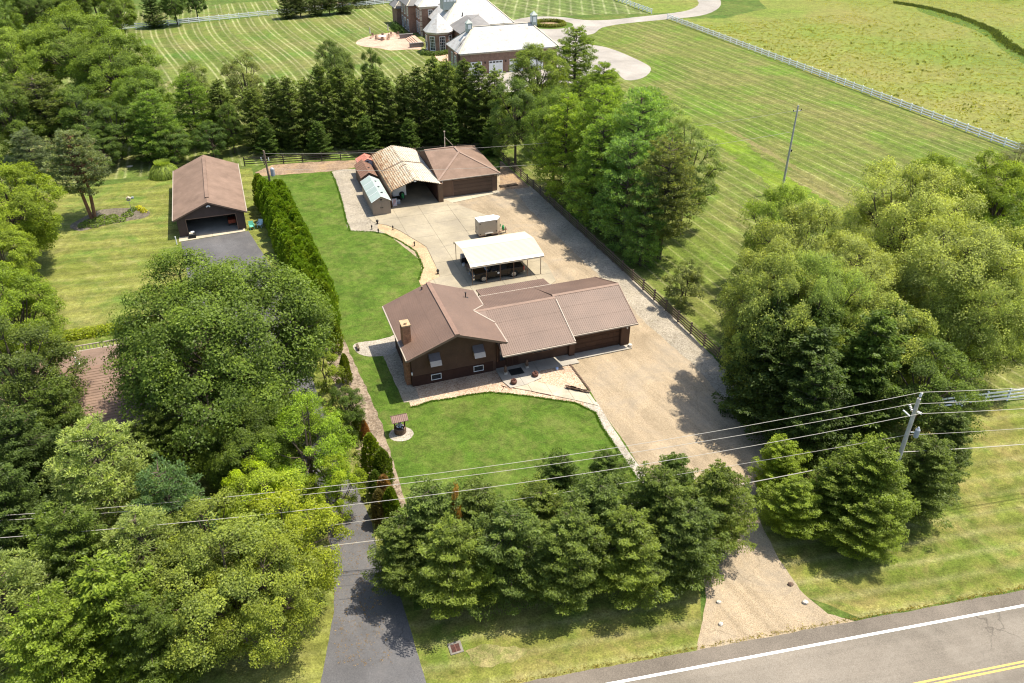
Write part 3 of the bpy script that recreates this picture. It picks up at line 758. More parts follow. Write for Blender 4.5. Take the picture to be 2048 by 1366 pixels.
panel_roof(house, hl(28.1,69.4,2.25), hl(20.6,69.4,2.25), hl(20.6,67.2,2.58), hl(28.1,67.2,2.58), M_ROOF, 1, .94)
for s in (20.8, 23.2, 25.6, 27.9): hbox(MB(), s, s+.1, 69.15, 69.25, 0, 2.2).build('post', M_STEEL, house)
# garage front: sectional door, pillars
gd = MB(); 
for k in range(4): hbox(gd, 26.75, 31.55, 58.02, 58.07, .03+k*.56, .03+k*.56+.545)
gdo = gd.build('garage_door', M_GDOOR, house)
for k in range(4):
    for j in range(8): hbox(MB(), 26.82+j*.59, 27.34+j*.59, 57.995, 58.02, .10+k*.56, .50+k*.56).build('panel', M_GDOOR, gdo)
hbox(MB(), 26.6, 31.6, 58.1, 58.2, 2.25, 2.7).build('wall', M_SIDE, house)
for s0, s1 in ((26.2,26.75), (31.6,32.5)): hbox(MB(), s0, s1, 57.72, 58.2, 0, 2.62).build('pillar', M_SIDE, house)
hbox(MB(), 32.1, 32.2, 57.6, 57.72, 2.0, 2.2).build('wall_lamp', M_WHITE, house)
fd = hbox(MB(), 20.0, 21.25, 58.0, 58.07, .12, 2.2).build('front_door', M_GDOOR, house)
for s0 in (20.12, 20.68):
    for z0 in (.3, 1.25): hbox(MB(), s0, s0+.42, 57.975, 58.0, z0, z0+.75).build('panel', M_SIDED, fd)
hbox(MB(), 21.16, 21.2, 57.93, 58.0, 1.05, 1.15).build('handle', M_CHROME, fd)
hbox(MB(), 19.35, 19.85, 58.03, 58.07, .9, 2.0).build('window', M_GLASS, house)
sw = hbox(MB(), 22.6, 24.6, 58.02, 58.05, 1.0, 2.1).build('window', M_TRIMB, house)
for s0 in (22.68, 23.64): hbox(MB(), s0, s0+.88, 58.0, 58.02, 1.06, 2.04).build('pane', M_GLASS, sw)

# ---- back garage with hip roof
bg = lot_thing('garage', 'taupe hip-roofed garage with wide closed door behind the rusty carport', 'garage', 24.95, 99.7)
MB().box(.15, 8.2, .05, 11.2, 0, 2.7).build('wall', M_WALL2, bg)
z0 = 2.72; R1 = Vector((4.1,4.6,4.5)); 
e = [Vector((-.25,-.35,z0)), Vector((8.5,-.35,z0)), Vector((8.5,11.6,z0)), Vector((-.25,11.6,z0))]
ridge0 = Vector((4.15,4.7,4.55)); ridge1 = Vector((4.15,7.2,4.55)); rl = Vector((-.25,7.2,4.55)); rl0=Vector((-.25,4.7,4.5))
MB().slab([e[0], e[1], ridge0], .1).build('roof', M_ROOF2, bg)
MB().slab([e[1], e[2], Vector((4.15,7.0,4.55)), ridge0], .1).build('roof', M_ROOF2, bg)
MB().slab([e[2], e[3], Vector((-.25,7.0,4.55)), Vector((4.15,7.0,4.55))], .1).build('roof', M_ROOF2, bg)
MB().slab([e[3], e[0], ridge0, Vector((4.15,7.0,4.55)), Vector((-.25,7.0,4.55))], .1).build('roof', M_ROOF2, bg)
for a, b in ((e[0], ridge0), (e[1], ridge0), (ridge0, Vector((4.15,7.0,4.55))), (Vector((-.25,7.0,4.55)), Vector((4.15,7.0,4.55))), (e[2], Vector((4.15,7.0,4.55)))):
    bar('ridge_cap', tuple(a + Vector((0,0,.0))), tuple(b + Vector((0,0,.0))), .3, .05, surf_cap if 'surf_cap' in globals() else globals().setdefault('surf_cap', surf('ridge_cap_tan', (.24,.165,.125), .1, 1, 8, .7)), bg)
MB().box(-.3, 8.55, -.46, -.36, 2.6, 2.73).build('gutter', M_TRIMW, bg)
dd = MB()
for k in range(4): dd.box(1.85, 7.5, -.0, .045, .03+k*.55, .03+k*.55+.535)
ddo = dd.build('garage_door', M_GDOOR2, bg)
for k in range(4):
    for j in range(8): MB().box(1.95+j*.69, 2.55+j*.69, -.018, -.001, .1+k*.55, .48+k*.55).build('panel', M_GDOOR2, ddo)
MB().box(1.75, 1.85, -.03, .04, 0, 2.33).box(7.5, 7.6, -.03, .04, 0, 2.33).box(1.75, 7.6, -.03, .04, 2.24, 2.34).build('door_frame', M_TRIMB, bg)
MB().box(.3, .42, -.1, .04, 2.25, 2.42).build('wall_lamp', M_WHITE, bg)
MB().box(7.78, 8.08, -.07, .04, 2.3, 2.42).build('number_plate', M_TRIMW, bg)
an = MB().tube([(3.2,8.6,4.2),(3.2,8.6,6.3)], .06, 8).tube([(3.2,8.6,6.3),(3.2,8.6,6.42)], .13, 8)
ano = an.build('vent_stack', M_BEIGE, bg)
MB().tube([(3.2,8.6,5.6),(4.3,8.3,4.3)], .03, 6).build('stack_brace', M_BEIGE, ano); MB().tube([(3.2,8.6,5.6),(2.9,7.6,4.45)], .03, 6).build('stack_brace', M_BEIGE, ano)

# ---- rusty carport building between the sheds and the back garage
qb = lot_thing('arched_carport', 'deep open-fronted metal carport with rust-streaked ribbed roof', 'carport', 18.0, 98.3)
prof = [(0.0,0.0), (.0,2.15), (.12,2.48), (.42,2.68), (3.3,3.62), (6.4,2.78), (6.72,2.6)]
def profile_sheet(root, name, prof, y0, y1, rib, amp, mat, cols=1):
    "ribbed skin: outline prof (x,z) swept from y0 to y1 with ribs across"
    n = max(1, round((y1-y0)/rib)); pitch = (y1-y0)/n
    mb = MB(); rows = []
    for i in range(n):
        for (f, a) in ((0,0),(.45,0),(.55,amp),(.88,amp)): rows.append((y0 + (i+f)*pitch, a))
    rows.append((y1, 0))
    C = [Vector((p[0], 0, p[1])) for p in prof]; N = []
    for i in range(len(C)):
        d = (C[min(i+1,len(C)-1)] - C[max(i-1,0)]).normalized(); N.append(Vector((-d.z, 0, d.x)))
    m = len(C)
    for y, a in rows:
        for c, nn in zip(C, N): mb.v.append((c.x+nn.x*a, y, c.z+nn.z*a))
    for i in range(len(rows)-1):
        for k in range(m-1): mb.f.append((i*m+k, i*m+k+1, (i+1)*m+k+1, (i+1)*m+k))
    return mb.build(name, mat, root)
profile_sheet(qb, 'wall', prof[:2], 0, 14.6, .23, .03, surf('rust_wall', (.22,.155,.11), .2, .8, 6, .8, c2=(.2,.09,.04), c2amt=.6), 1)
def split(pr, n):
    "cut the outline into n pieces of equal length"
    L = [0]
    for a, b in zip(pr, pr[1:]): L.append(L[-1] + math.hypot(b[0]-a[0], b[1]-a[1]))
    def at(u):
        for i in range(len(pr)-1):
            if u <= L[i+1] + 1e-9:
                f = (u-L[i])/(L[i+1]-L[i]); return (pr[i][0]+(pr[i+1][0]-pr[i][0])*f, pr[i][1]+(pr[i+1][1]-pr[i][1])*f)
        return pr[-1]
    out = []
    for k in range(n):
        u0, u1 = L[-1]*k/n, L[-1]*(k+1)/n
        out.append([at(u0)] + [p for p, l in zip(pr, L) if u0+1e-6 < l < u1-1e-6] + [at(u1)])
    return out
def long_panel(root, pr, y0, y1, pitch, amp, mat, axis='y'):
    "roof strip with ribs running along its length; pr = outline across"
    mb = MB(); pts = []
    for i in range(len(pr)-1):
        a, b = pr[i], pr[i+1]; L = math.hypot(b[0]-a[0], b[1]-a[1]); n = max(1, round(L/pitch)); nx, nz = -(b[1]-a[1])/L, (b[0]-a[0])/L
        for k in range(n):
            for f, am in ((0,0),(.55,0),(.65,amp),(.9,amp)):
                u = (k+f)/n; pts.append((a[0]+(b[0]-a[0])*u + nx*am, a[1]+(b[1]-a[1])*u + nz*am))
    pts.append(pr[-1])
    for x, z in pts: mb.v += [(x, y0, z), (x, y1, z)] if axis == 'y' else [(y0, x, z), (y1, x, z)]
    for i in range(len(pts)-1): mb.f.append((2*i, 2*i+2, 2*i+3, 2*i+1) if axis == 'y' else (2*i, 2*i+1, 2*i+3, 2*i+2))
    return mb.build('roof_panel', mat, root)
for j, (y0, y1, dz) in enumerate(((-.08, 3.7, 0), (3.65, 7.4, .02), (7.35, 11.0, 0), (10.95, 14.6, .02))):
    for k, pr in enumerate(split(prof[1:], 8)):
        dd_ = dz + RNG.uniform(0, .015)
        long_panel(qb, [(x, z + dd_) for x, z in pr], y0, y1, .30, .065, M_RUSTR)
MB().slab([(.3,7.1,2.78),(3.3,7.35,3.75),(6.5,7.9,2.85),(6.5,8.05,2.85),(3.3,7.5,3.75),(.3,7.25,2.78)], .07).build('roof_seam', M_ROCKD, qb)
MB().slab([(2.4,5.55,3.42),(3.3,6.05,3.72),(3.6,6.0,3.64),(3.6,6.12,3.64),(3.3,6.18,3.72),(2.4,5.68,3.42)], .05).build('roof_patch', M_ROCKD, qb)
MB().box(6.35, 7.0, -.05, .4, 0, 2.62).build('corner_pillar', surf('rib_brown', (.15,.095,.06), .2, .6, 6, .8), qb)
MB().box(6.3, 6.9, .4, 14.5, 0, 2.6).build('wall', M_SIDED, qb)
MB().box(.1, 6.8, 14.3, 14.4, 0, 2.9).build('wall', M_SHEDB, qb)
for p, q_ in zip(prof[1:], prof[2:]):
    MB().tube([(p[0],.03,p[1]-.03),(q_[0],.03,q_[1]-.03)], .045, 6).build('front_rim', M_WOOD, qb)
MB().box(3.15, 3.42, -.04, .03, 3.38, 3.52).build('lamp', M_WHITE, qb)
for y in (3, 6, 9, 12):
    MB().tube([(.15,y,0),(.15,y,2.1),(.5,y,2.55),(3.3,y,3.5),(6.35,y,2.6)], .035, 5).build('rafter', M_SIDED, qb)

# ---- sheds
def resin_shed(s, t, w, d, hz_, rz_, wallm, roofm, seam, name, label, flip, rot=0.0, marks=3, roofm2=None):
    sh = lot_thing(name, label, 'shed', s, t, 0, None, rot)
    g = [(0,0),(w,0),(w,hz_),(w/2,rz_-.06),(0,hz_)]
    MB().prism(g, 'y', 0, .06).build('wall', wallm, sh); MB().prism(g, 'y', d-.06, d).build('wall', wallm, sh)
    MB().box(0, .06, .06, d-.06, 0, hz_).build('wall', wallm, sh); MB().box(w-.06, w, .06, d-.06, 0, hz_).build('wall', wallm, sh)
    o = .13
    for sd in (0, 1):
        a, b = ((-o, hz_-.07), (w/2, rz_)) if sd == 0 else ((w+o, hz_-.07), (w/2, rz_))
        pts = [(a[0],-o,a[1]), (b[0],-o,b[1]), (b[0],d+o,b[1]), (a[0],d+o,a[1])]
        if sd == 1: pts = [pts[1], pts[0], pts[3], pts[2]]
        r = MB().slab(pts if sd else pts[::-1], .04).build('roof', roofm, sh)
        n = seam
        for k in range(n+1):
            y = -o + k*(d+2*o)/n
            MB().slab([(a[0],y-.03,a[1]+.035),(b[0],y-.03,b[1]+.035),(b[0],y+.03,b[1]+.035),(a[0],y+.03,a[1]+.035)][::(1 if sd else -1)], .03).build('roof_rib', roofm2 or roofm, r)
        if sd == 1:
            for k in range(marks):
                y = d*(.22 + .28*k) if marks > 1 else d*.45
                x = w*.68; z = rz_ + (hz_-.07-rz_)*((x-w/2)/(w/2+o))
                MB().box(x-.16, x+.16, y-.1, y+.1, z+.02, z+.09).build('roof_vent', M_DARK, r)
    dl = MB().box(w*.12, w*.495, -.03, -.002, .06, hz_-.08).build('door', wallm, sh); MB().box(w*.43, w*.47, -.07, -.03, .95, 1.1).build('handle', M_DARK, dl)
    dr = MB().box(w*.505, w*.88, -.03, -.002, .06, hz_-.08).build('door', wallm, sh); MB().box(w*.53, w*.57, -.07, -.03, .95, 1.1).build('handle', M_DARK, dr)
    MB().box(w*.44, w*.56, -.03, -.002, hz_+.08, hz_+.25).build('gable_vent', M_DARK, sh)
    return sh
resin_shed(15.15, 96.85, 2.35, 7.6, 1.95, 2.6, M_SHEDW, M_SHEDR, 4, 'storage_shed', 'taupe plastic shed with pale green-grey ribbed roof beside the rusty carport', 1, 0, 3, M_WHITE)
resin_shed(15.45, 105.8, 2.1, 5.2, 2.0, 2.65, M_SHEDB, M_SHEDBR, 8, 'storage_shed', 'small brown wooden shed with battened brown roof behind the taupe shed', 1, 0, 1)
resin_shed(16.0, 111.0, 2.6, 2.2, 2.15, 2.75, M_BLUEGREY, M_SHEDRR, 4, 'storage_shed', 'low shed with faded red roof behind the brown shed', 1, 0, 1)

# ---- white car canopy
cp = lot_thing('carport', 'open carport with bright cream sheet roof on thin brown posts', 'carport', 21.7, 74.35)
cprof = [(-.02,2.12), (.02,2.32), (.30,2.50), (3.32,3.02), (6.35,2.50), (6.62,2.32), (6.66,2.12)]
def cp_panel(x0, x1, pr, name):
    "strip along the carport; pr = (y,z) outline crossing"
    mb = MB(); pts = []
    for i in range(len(pr)-1):
        a, b = pr[i], pr[i+1]; L = math.hypot(b[0]-a[0], b[1]-a[1]); n = max(1, round(L/.23))
        nx, nz = -(b[1]-a[1])/L, (b[0]-a[0])/L
        for k in range(n):
            for f, am in ((0,0),(.7,0),(.78,.02),(.92,.02)):
                u = (k+f)/n; pts.append((a[0]+(b[0]-a[0])*u + nx*am, a[1]+(b[1]-a[1])*u + nz*am))
    pts.append(pr[-1])
    for y, z in pts: mb.v += [(x0, y, z), (x1, y, z)]
    for i in range(len(pts)-1): mb.f.append((2*i, 2*i+1, 2*i+3, 2*i+2))
    return mb.build(name, M_CREAM, cp)
def split(pr, n):
    "cut the outline into n pieces of equal length"
    L = [0]
    for a, b in zip(pr, pr[1:]): L.append(L[-1] + math.hypot(b[0]-a[0], b[1]-a[1]))
    def at(u):
        for i in range(len(pr)-1):
            if u <= L[i+1] + 1e-9:
                f = (u-L[i])/(L[i+1]-L[i]); return (pr[i][0]+(pr[i+1][0]-pr[i][0])*f, pr[i][1]+(pr[i+1][1]-pr[i][1])*f)
        return pr[-1]
    out = []
    for k in range(n):
        u0, u1 = L[-1]*k/n, L[-1]*(k+1)/n
        out.append([at(u0)] + [p for p, l in zip(pr, L) if u0+1e-6 < l < u1-1e-6] + [at(u1)])
    return out
for k, pr in enumerate(split(cprof, 8)):
    cp_panel(-.18, 8.45, [(y, z + .004*(k % 2)) for y, z in pr], 'roof_panel')
for k in range(6):
    x = .05 + k*1.6
    MB().box(x-.03, x+.03, .0, .06, 0, 2.3).build('post', M_STEEL, cp); MB().box(x-.03, x+.03, 6.57, 6.63, 0, 2.3).build('post', M_STEEL, cp)
    MB().tube([(x,.03,2.28),(x,3.32,2.94),(x,6.6,2.28)], .03, 5).build('rafter', M_STEEL, cp)
MB().box(0, 8.2, -.01, .05, .02, .07).box(0, 8.2, 6.58, 6.64, .02, .07).build('base_rail', M_STEEL, cp)

# ---- neighbour's garage
ng = lot_thing('garage', "neighbour's dark sided garage with tan gable roof and its wide door open", 'garage', -8.6, 98.3)
W_, D_ = 7.9, 17.4; e0, r0 = 2.55, 4.25
g = [(0,0),(W_,0),(W_,e0),(W_/2,r0-.1),(0,e0)]
MB().prism([(0,2.22),(W_,2.22),(W_,e0),(W_/2,r0-.1),(0,e0)], 'y', 0, .1).box(0, 1.05, 0, .1, 0, 2.22).box(6.9, W_, 0, .1, 0, 2.22).build('wall', M_WALLN, ng)
MB().prism(g, 'y', D_-.1, D_).build('wall', M_WALLN, ng)
MB().box(0, .1, .1, D_-.1, 0, e0).build('wall', M_WALLN, ng); MB().box(W_-.1, W_, .1, D_-.1, 0, e0).build('wall', M_WALLN, ng)
lap_wall(ng, 'siding', (0,0), (W_,0), 2.25, lambda x: e0 + (r0-.1-e0)*(1-abs(x-W_/2)/(W_/2)), M_WALLN, (0,-1), .16)
MB().box(.1, W_-.1, .1, D_-.1, .0, .04).build('floor_slab', M_APRON, ng)
MB().slab([(W_/2,-.35,r0),(-.35,-.35,e0-.12),(-.35,D_+.3,e0-.12),(W_/2,D_+.3,r0)][::-1], .1).build('roof', M_ROOF2, ng)
MB().slab([(W_+.35,-.35,e0-.12),(W_/2,-.35,r0),(W_/2,D_+.3,r0),(W_+.35,D_+.3,e0-.12)][::-1][::-1], .1).build('roof', M_ROOF2, ng)
MB().prism([(W_/2-.24,r0-.04),(W_/2-.2,r0+.09),(W_/2+.2,r0+.09),(W_/2+.24,r0-.04)], 'y', 1.2, D_-1).build('ridge_vent', M_ROOF2, ng)
MB().box(-.46, -.36, -.35, D_+.3, e0-.25, e0-.1).build('gutter', M_TRIMW, ng); MB().box(W_+.36, W_+.46, -.35, D_+.3, e0-.25, e0-.1).build('gutter', M_TRIMW, ng)
MB().add([(-.35,-.40,e0-.3),(W_/2,-.40,r0-.18),(W_/2,-.40,r0+.02),(-.35,-.40,e0-.1)], [(0,1,2,3)]).add([(W_+.35,-.40,e0-.3),(W_/2,-.40,r0-.18),(W_/2,-.40,r0+.02),(W_+.35,-.40,e0-.1)], [(3,2,1,0)]).build('bargeboard', M_TRIMB, ng)
MB().box(.98, 1.06, -.03, 0, 0, 2.26).box(6.88, 6.96, -.03, 0, 0, 2.26).box(.98, 6.96, -.03, 0, 2.18, 2.28).build('door_frame', M_TRIMB, ng)
for k in (-1, 1): MB().tube([(W_/2+.0,-.1,3.72),(W_/2+k*.2,-.3,3.62)], .09, 8).build('floodlight', M_WHITE, ng)
MB().box(1.2, 6.8, .3, 3.0, 2.1, 2.14).build('raised_door', M_WALLN, ng)

# ---- neighbour's house, mostly under the big tree
X, Y = G(175, 760, 3.2)
s_, t_ = Q(X, Y)
nh = lot_thing('house', "neighbour's low house with tan shingle roof, mostly hidden below the largest tree", 'house', s_-4.2, t_-7.0)
MB().box(.3, 13.5, .3, 12.3, 0, 2.7).build('wall', M_WALL2, nh)
for k in range(24):            # shingle courses, one strip each
    f0, f1 = k/24, (k+1)/24
    y0, y1 = f0*7.0, f1*7.0
    MB().slab([(0,y0,2.7+f0*1.7+.02),(14,y0,2.7+f0*1.7+.02),(14,y1+.05,2.7+f1*1.7),(0,y1+.05,2.7+f1*1.7)], .05).build('shingle_course', M_ROOF2, nh)
MB().slab([(14,12.6,2.9),(0,12.6,2.9),(0,7.0,4.4),(14,7.0,4.4)], .06).build('roof', M_ROOF2, nh)
MB().prism([(6.8,4.35),(7,4.47),(7.2,4.35)], 'x', 0, 14).build('ridge_cap', M_TRIMB, nh)
MB().box(-.05, 14, -.14, -.02, 2.55, 2.7).box(-.05, 14, 12.62, 12.74, 2.75, 2.9).build('gutter', M_TRIMW, nh)
MB().lathe([(.2,4.1),(.15,4.5),(.06,4.55),(.06,4.9)], 3.6, 8.2, 10).build('vent_pipe', M_WHITE, nh)
MB().box(.6, 12, 12.3, 15.2, 1.0, 1.1).build('deck_floor', M_POLE, nh)
MB().box(.6, 12, 15.1, 15.2, 2.0, 2.08).box(.6, .7, 12.75, 15.1, 2.0, 2.08).build('deck_rail', M_TRIMW, nh)
for k in range(39): MB().box(.7+k*.29, .76+k*.29, 15.12, 15.17, 1.1, 2.0).build('baluster', M_TRIMW, nh)
for k in range(9): MB().box(.62, .67, 12.9+k*.26, 12.95+k*.26, 1.1, 2.0).build('baluster', M_TRIMW, nh)

# ------------------------------------------------------------------ the brick estate house behind the trees
ma = lot_thing('mansion', 'large red brick estate house with pale slate hip roofs, turret and cupolas', 'mansion', 45.7, 161.4)
def hip(root, x0, x1, y0, y1, ze, zr, inset, mat, axis='x', o=.35, th=.12, hips=None):
    "hip roof over a rectangle; ridge along axis; inset = distance of ridge ends from the eaves"
    a, b, c, d = (x0-o,y0-o,ze), (x1+o,y0-o,ze), (x1+o,y1+o,ze), (x0-o,y1+o,ze)
    if axis == 'x': p, q_ = (x0+inset,(y0+y1)/2,zr), (x1-inset,(y0+y1)/2,zr); fs = [(a,b,q_,p), (b,c,q_), (c,d,p,q_), (d,a,p)]
    else: p, q_ = ((x0+x1)/2,y0+inset,zr), ((x0+x1)/2,y1-inset,zr); fs = [(a,b,p), (b,c,q_,p), (c,d,q_), (d,a,p,q_)]
    for f in fs: MB().slab(f, th).build('roof', mat, root)
    cap = mat
    for u, v in ((a,p if axis=='x' else p),(b,q_ if axis=='x' else p),(c,q_),(d,p if axis=='x' else q_),(p,q_)):
        if Vector(u) != Vector(v): bar('hip_cap', tuple(Vector(u)+Vector((0,0,.01))), tuple(Vector(v)+Vector((0,0,.01))), .3, .06, M_STONE, root)
    return p, q_
def band(root, x0, x1, y0, y1, z0, z1, m, pr=.08, name='cornice'):
    return MB().box(x0-pr, x1+pr, y0-pr, y0, z0, z1).box(x0-pr, x1+pr, y1, y1+pr, z0, z1).box(x0-pr, x0, y0, y1, z0, z1).box(x1, x1+pr, y0, y1, z0, z1).build(name, m, root)
def tall_window(root, x, y, z0, z1, w, nx=2, nz=5, rot=0.0, frame=M_WHITE):
    "paned window; centre at (x,y), facing -y before rotation"
    c, s = math.cos(rot), math.sin(rot)
    def T(mb): mb.v = [(x + a*c - b*s, y + a*s + b*c, z) for a, b, z in mb.v]; return mb
    f = T(MB().box(-w/2-.1, w/2+.1, -.09, .0, z0-.1, z0).box(-w/2-.1, w/2+.1, -.09, 0, z1, z1+.12).box(-w/2-.1, -w/2, -.09, 0, z0, z1).box(w/2, w/2+.1, -.09, 0, z0, z1)).build('window', frame, root)
    gw, gh = w/nx, (z1-z0)/nz
    for i in range(nx):
        for k in range(nz): T(MB().box(-w/2+i*gw+.035, -w/2+(i+1)*gw-.035, -.04, -.01, z0+k*gh+.035, z0+(k+1)*gh-.035)).build('pane', M_GLASS, f)
    T(MB().box(-w/2, w/2, -.012, -.003, z0, z1)).build('muntin', frame, f)
    return f
# garage wing
MB().box(.35, 21.5, 0, 9.6, 0, 4.35).build('wall', M_ESTBR, ma)
band(ma, .35, 21.5, 0, 9.6, 4.05, 4.4, M_STONE)
hip(ma, .35, 21.5, 0, 9.6, 4.45, 8.5, 4.2, M_SLATE)
MB().slab([(-.05,2.0,4.46),(1.2,2.6,6.1),(2.6,3.4,6.9),(2.4,4.2,6.9),(.0,3.2,4.46)], .3).build('dormer_roof', M_SLATE, ma)
MB().box(-.3, .35, .8, 2.4, 0, 4.3).build('bay_wall', M_ESTBR, ma); tall_window(ma, -.3, 1.6, .9, 3.6, .9, 2, 5, -math.pi/2); tall_window(ma, .35, 6.2, .9, 3.4, .9, 2, 5, -math.pi/2)
MB().box(-.36, -.3, .7, .95, 0, 4.3).build('quoin', M_STONE, ma)
for x0 in (1.9, 6.4, 10.9, 15.4):
    d = MB().box(x0, x0+3.0, -.05, -.005, 0, 2.55).build('garage_door', M_WHITE, ma)
    for j in range(4):
        MB().box(x0+.12+j*.72, x0+.66+j*.72, -.07, -.051, 2.1, 2.42).build('pane', M_GLASS, d)
        for k in range(3): MB().box(x0+.12+j*.72, x0+.66+j*.72, -.075, -.051, .1+k*.65, .62+k*.65).build('panel', M_WHITE, d)
    MB().box(x0+3.6, x0+3.75, -.2, 0, 2.1, 2.5).build('wall_lantern', M_DARK, ma)
def cupola(root, x, y, z, w, h, cap):
    c = MB().box(x-w/2, x+w/2, y-w/2, y+w/2, z, z+h).build('cupola', M_LEAD, root)
    for s in (-1, 1):
        MB().box(x-w*.3, x+w*.3, y+s*(w/2+.01), y+s*(w/2+.03), z+h*.35, z+h*.85).build('louvre', M_WHITE, c)
        MB().box(x+s*(w/2+.01), x+s*(w/2+.03), y-w*.3, y+w*.3, z+h*.35, z+h*.85).build('louvre', M_WHITE, c)
    MB().add([(x-w*.6,y-w*.6,z+h),(x+w*.6,y-w*.6,z+h),(x+w*.6,y+w*.6,z+h),(x-w*.6,y+w*.6,z+h),(x,y,z+h+cap)], [(0,3,2,1),(0,1,4),(1,2,4),(2,3,4),(3,0,4)]).build('cupola_roof', M_LEAD, c)
cupola(ma, 3.7, 4.8, 7.6, 1.15, 1.7, .7); cupola(ma, 18.0, 4.8, 7.9, 1.15, 2.1, .8)
# link with dark gable roof
MB().box(5.5, 13.2, 9.65, 25.5, 0, 4.9).build('wall', M_ESTBR, ma)
for f, m in ((((5.0,13.5,4.9),(5.0,25.5,4.9),(9.0,24.5,7.1),(9.0,20.0,7.1)), M_SLATED), (((13.6,13.0,4.9),(13.6,25.5,4.9),(12.0,24.5,7.1),(9.0,20.0,7.1))[::-1], M_SLATED), (((5.0,13.5,4.9),(9.0,20.0,7.1),(13.6,13.0,4.9),(13.6,13.0,4.85)), M_SLATED), (((9.0,20.0,7.1),(9.0,24.5,7.1),(12,24.5,7.1),(12,24.5,7.05)), M_SLATED)):
    MB().slab(f, .1).build('roof', m, ma)
# turret
tx, ty, tr_ = 2.1, 23.4, 3.15
mb = MB()
for k in range(8):
    a0 = math.pi/8 + k*math.pi/4
pts8 = [(tx + tr_*math.cos(math.pi/8 + k*math.pi/4), ty + tr_*math.sin(math.pi/8 + k*math.pi/4)) for k in range(8)]
MB().prism(pts8, 'z', 0, 4.1).build('turret_wall', M_ESTBR, ma)
MB().prism([(tx+(x-tx)*1.05, ty+(y-ty)*1.05) for x, y in pts8], 'z', 4.1, 4.55).build('turret_cornice', M_STONE, ma)
o8 = [(tx+(x-tx)*1.14, ty+(y-ty)*1.14, 4.56) for x, y in pts8]
for k in range(8): MB().slab([o8[k], o8[(k+1) % 8], (tx, ty, 8.3)], .08).build('turret_roof', M_SLATE, ma)
for k, a in enumerate((-math.pi/2, -math.pi/4, -3*math.pi/4, math.pi, 0)):
    rr = tr_*math.cos(math.pi/8)
    tall_window(ma, tx + rr*math.cos(a), ty + rr*math.sin(a), .7, 3.6, 1.15, 3, 5, a + math.pi/2)
# one and a half storey centre block
MB().box(5.4, 21.0, 27.0, 43.0, 0, 4.3).build('wall', M_ESTBR, ma)
band(ma, 5.4, 21.0, 27.0, 43.0, 4.0, 4.35, M_STONE)
hip(ma, 4.2, 21.0, 26.6, 43.0, 4.45, 11.2, 7.2, M_SLATE)
cp_ = MB().box(5.6, 8.8, 31.5, 34.5, 7.2, 10.6).build('cupola', M_LEAD, ma)
for j in range(4): MB().box(5.75+j*.78, 6.35+j*.78, 31.44, 31.49, 9.0, 10.4).build('louvre', M_WHITE, cp_)
MB().tube([(9.3,28.5,5),(9.3,28.5,7)], .12, 8).build('vent_pipe', M_DARK, ma)
# two storey block with pavilion
MB().box(2.0, 18.0, 40.0, 56.0, 0, 6.7).build('wall', M_ESTBR, ma); MB().box(.2, 1.98, 44.5, 53.5, 0, 6.4).build('bay_wall', M_ESTBR, ma)
band(ma, 2.0, 18.0, 40.0, 56.0, 6.3, 6.75, M_STONE)
for z in (0.0,): 
    for k in range(11): MB().box(1.9, 2.35, 39.9, 40.25, k*.6, k*.6+(.36 if k % 2 else .56)).build('quoin', M_STONE, ma)
hip(ma, 2.0, 18.0, 40.0, 56.0, 6.8, 12.0, 6.5, M_SLATE)
hip(ma, .2, 3.5, 44.5, 53.5, 6.45, 8.6, 1.6, M_SLATED, 'y', .5)
hip(ma, -1.0, 1.6, 54.0, 60.0, 4.4, 6.0, 1.0, M_SLATED, 'y', .4); MB().box(-.8, 2.0, 54.2, 59.8, 0, 4.35).build('wall', M_ESTBR, ma)
for y in (41.6, 43.6): tall_window(ma, 2.0, y, .5, 2.9, .9, 2, 4, -math.pi/2); tall_window(ma, 2.0, y, 3.9, 5.7, .9, 2, 3, -math.pi/2)
for y in (46.0, 49.0, 52.0): tall_window(ma, .2, y, .3, 2.9, 1.1, 2, 4, -math.pi/2); tall_window(ma, .2, y, 3.9, 5.8, 1.0, 2, 3, -math.pi/2)
for x in (4.5, 7.5): tall_window(ma, x, 40.0, 4.4, 5.9, .9, 2, 3, 0)
st = MB()
for k in range(4): MB().box(-2.4+k*.45, -1.2+1.2, 29.5, 38.5, .16*(k), .16*(k+1)).build('terrace_step', M_TERR, ma)
for y in (28.6, 39.0): MB().box(-3.6, -.4, y, y+.55, 0, .9).box(-3.7, -.3, y-.06, y+.61, .9, 1.0).build('terrace_wall', M_SLATED, ma)
# terrace furniture
tbl = lot_thing('patio_table', 'round glass-topped table in the middle of the brick terrace', 'table', 38.0, 201.4)
MB().lathe([(.95,.70),(.95,.75)], 0, 0, 20).build('table_top', M_WHITE, tbl); MB().lathe([(.3,0),(.08,.1),(.08,.7)], 0, 0, 10).build('table_base', M_TEAK, tbl)
def pchair(s, t, r, label):
    c = lot_thing('patio_chair', label, 'chair', s, t, 0, 'chairs on the estate terrace', r)
    MB().box(-.28,.28,-.28,.28,.40,.46).build('seat', M_TEAK, c); MB().box(-.28,.28,.24,.30,.46,1.0).build('backrest', M_TEAK, c)
    for x in (-.26,.20):
        for y in (-.26,.22): MB().box(x, x+.06, y, y+.06, 0, .40).build('leg', M_TEAK, c)
    for x in (-.31,.25): MB().box(x, x+.06, -.28, .24, .62, .67).build('armrest', M_TEAK, c)
for k in range(6):
    a = k*math.pi/3 + .3
    pchair(38.0+1.55*math.cos(a), 201.4+1.55*math.sin(a), a - math.pi/2, ('teak armchair at the round terrace table, ' + ('far right seat','far side seat','far left seat','near left seat','nearest the lawn','near right seat')[k]))
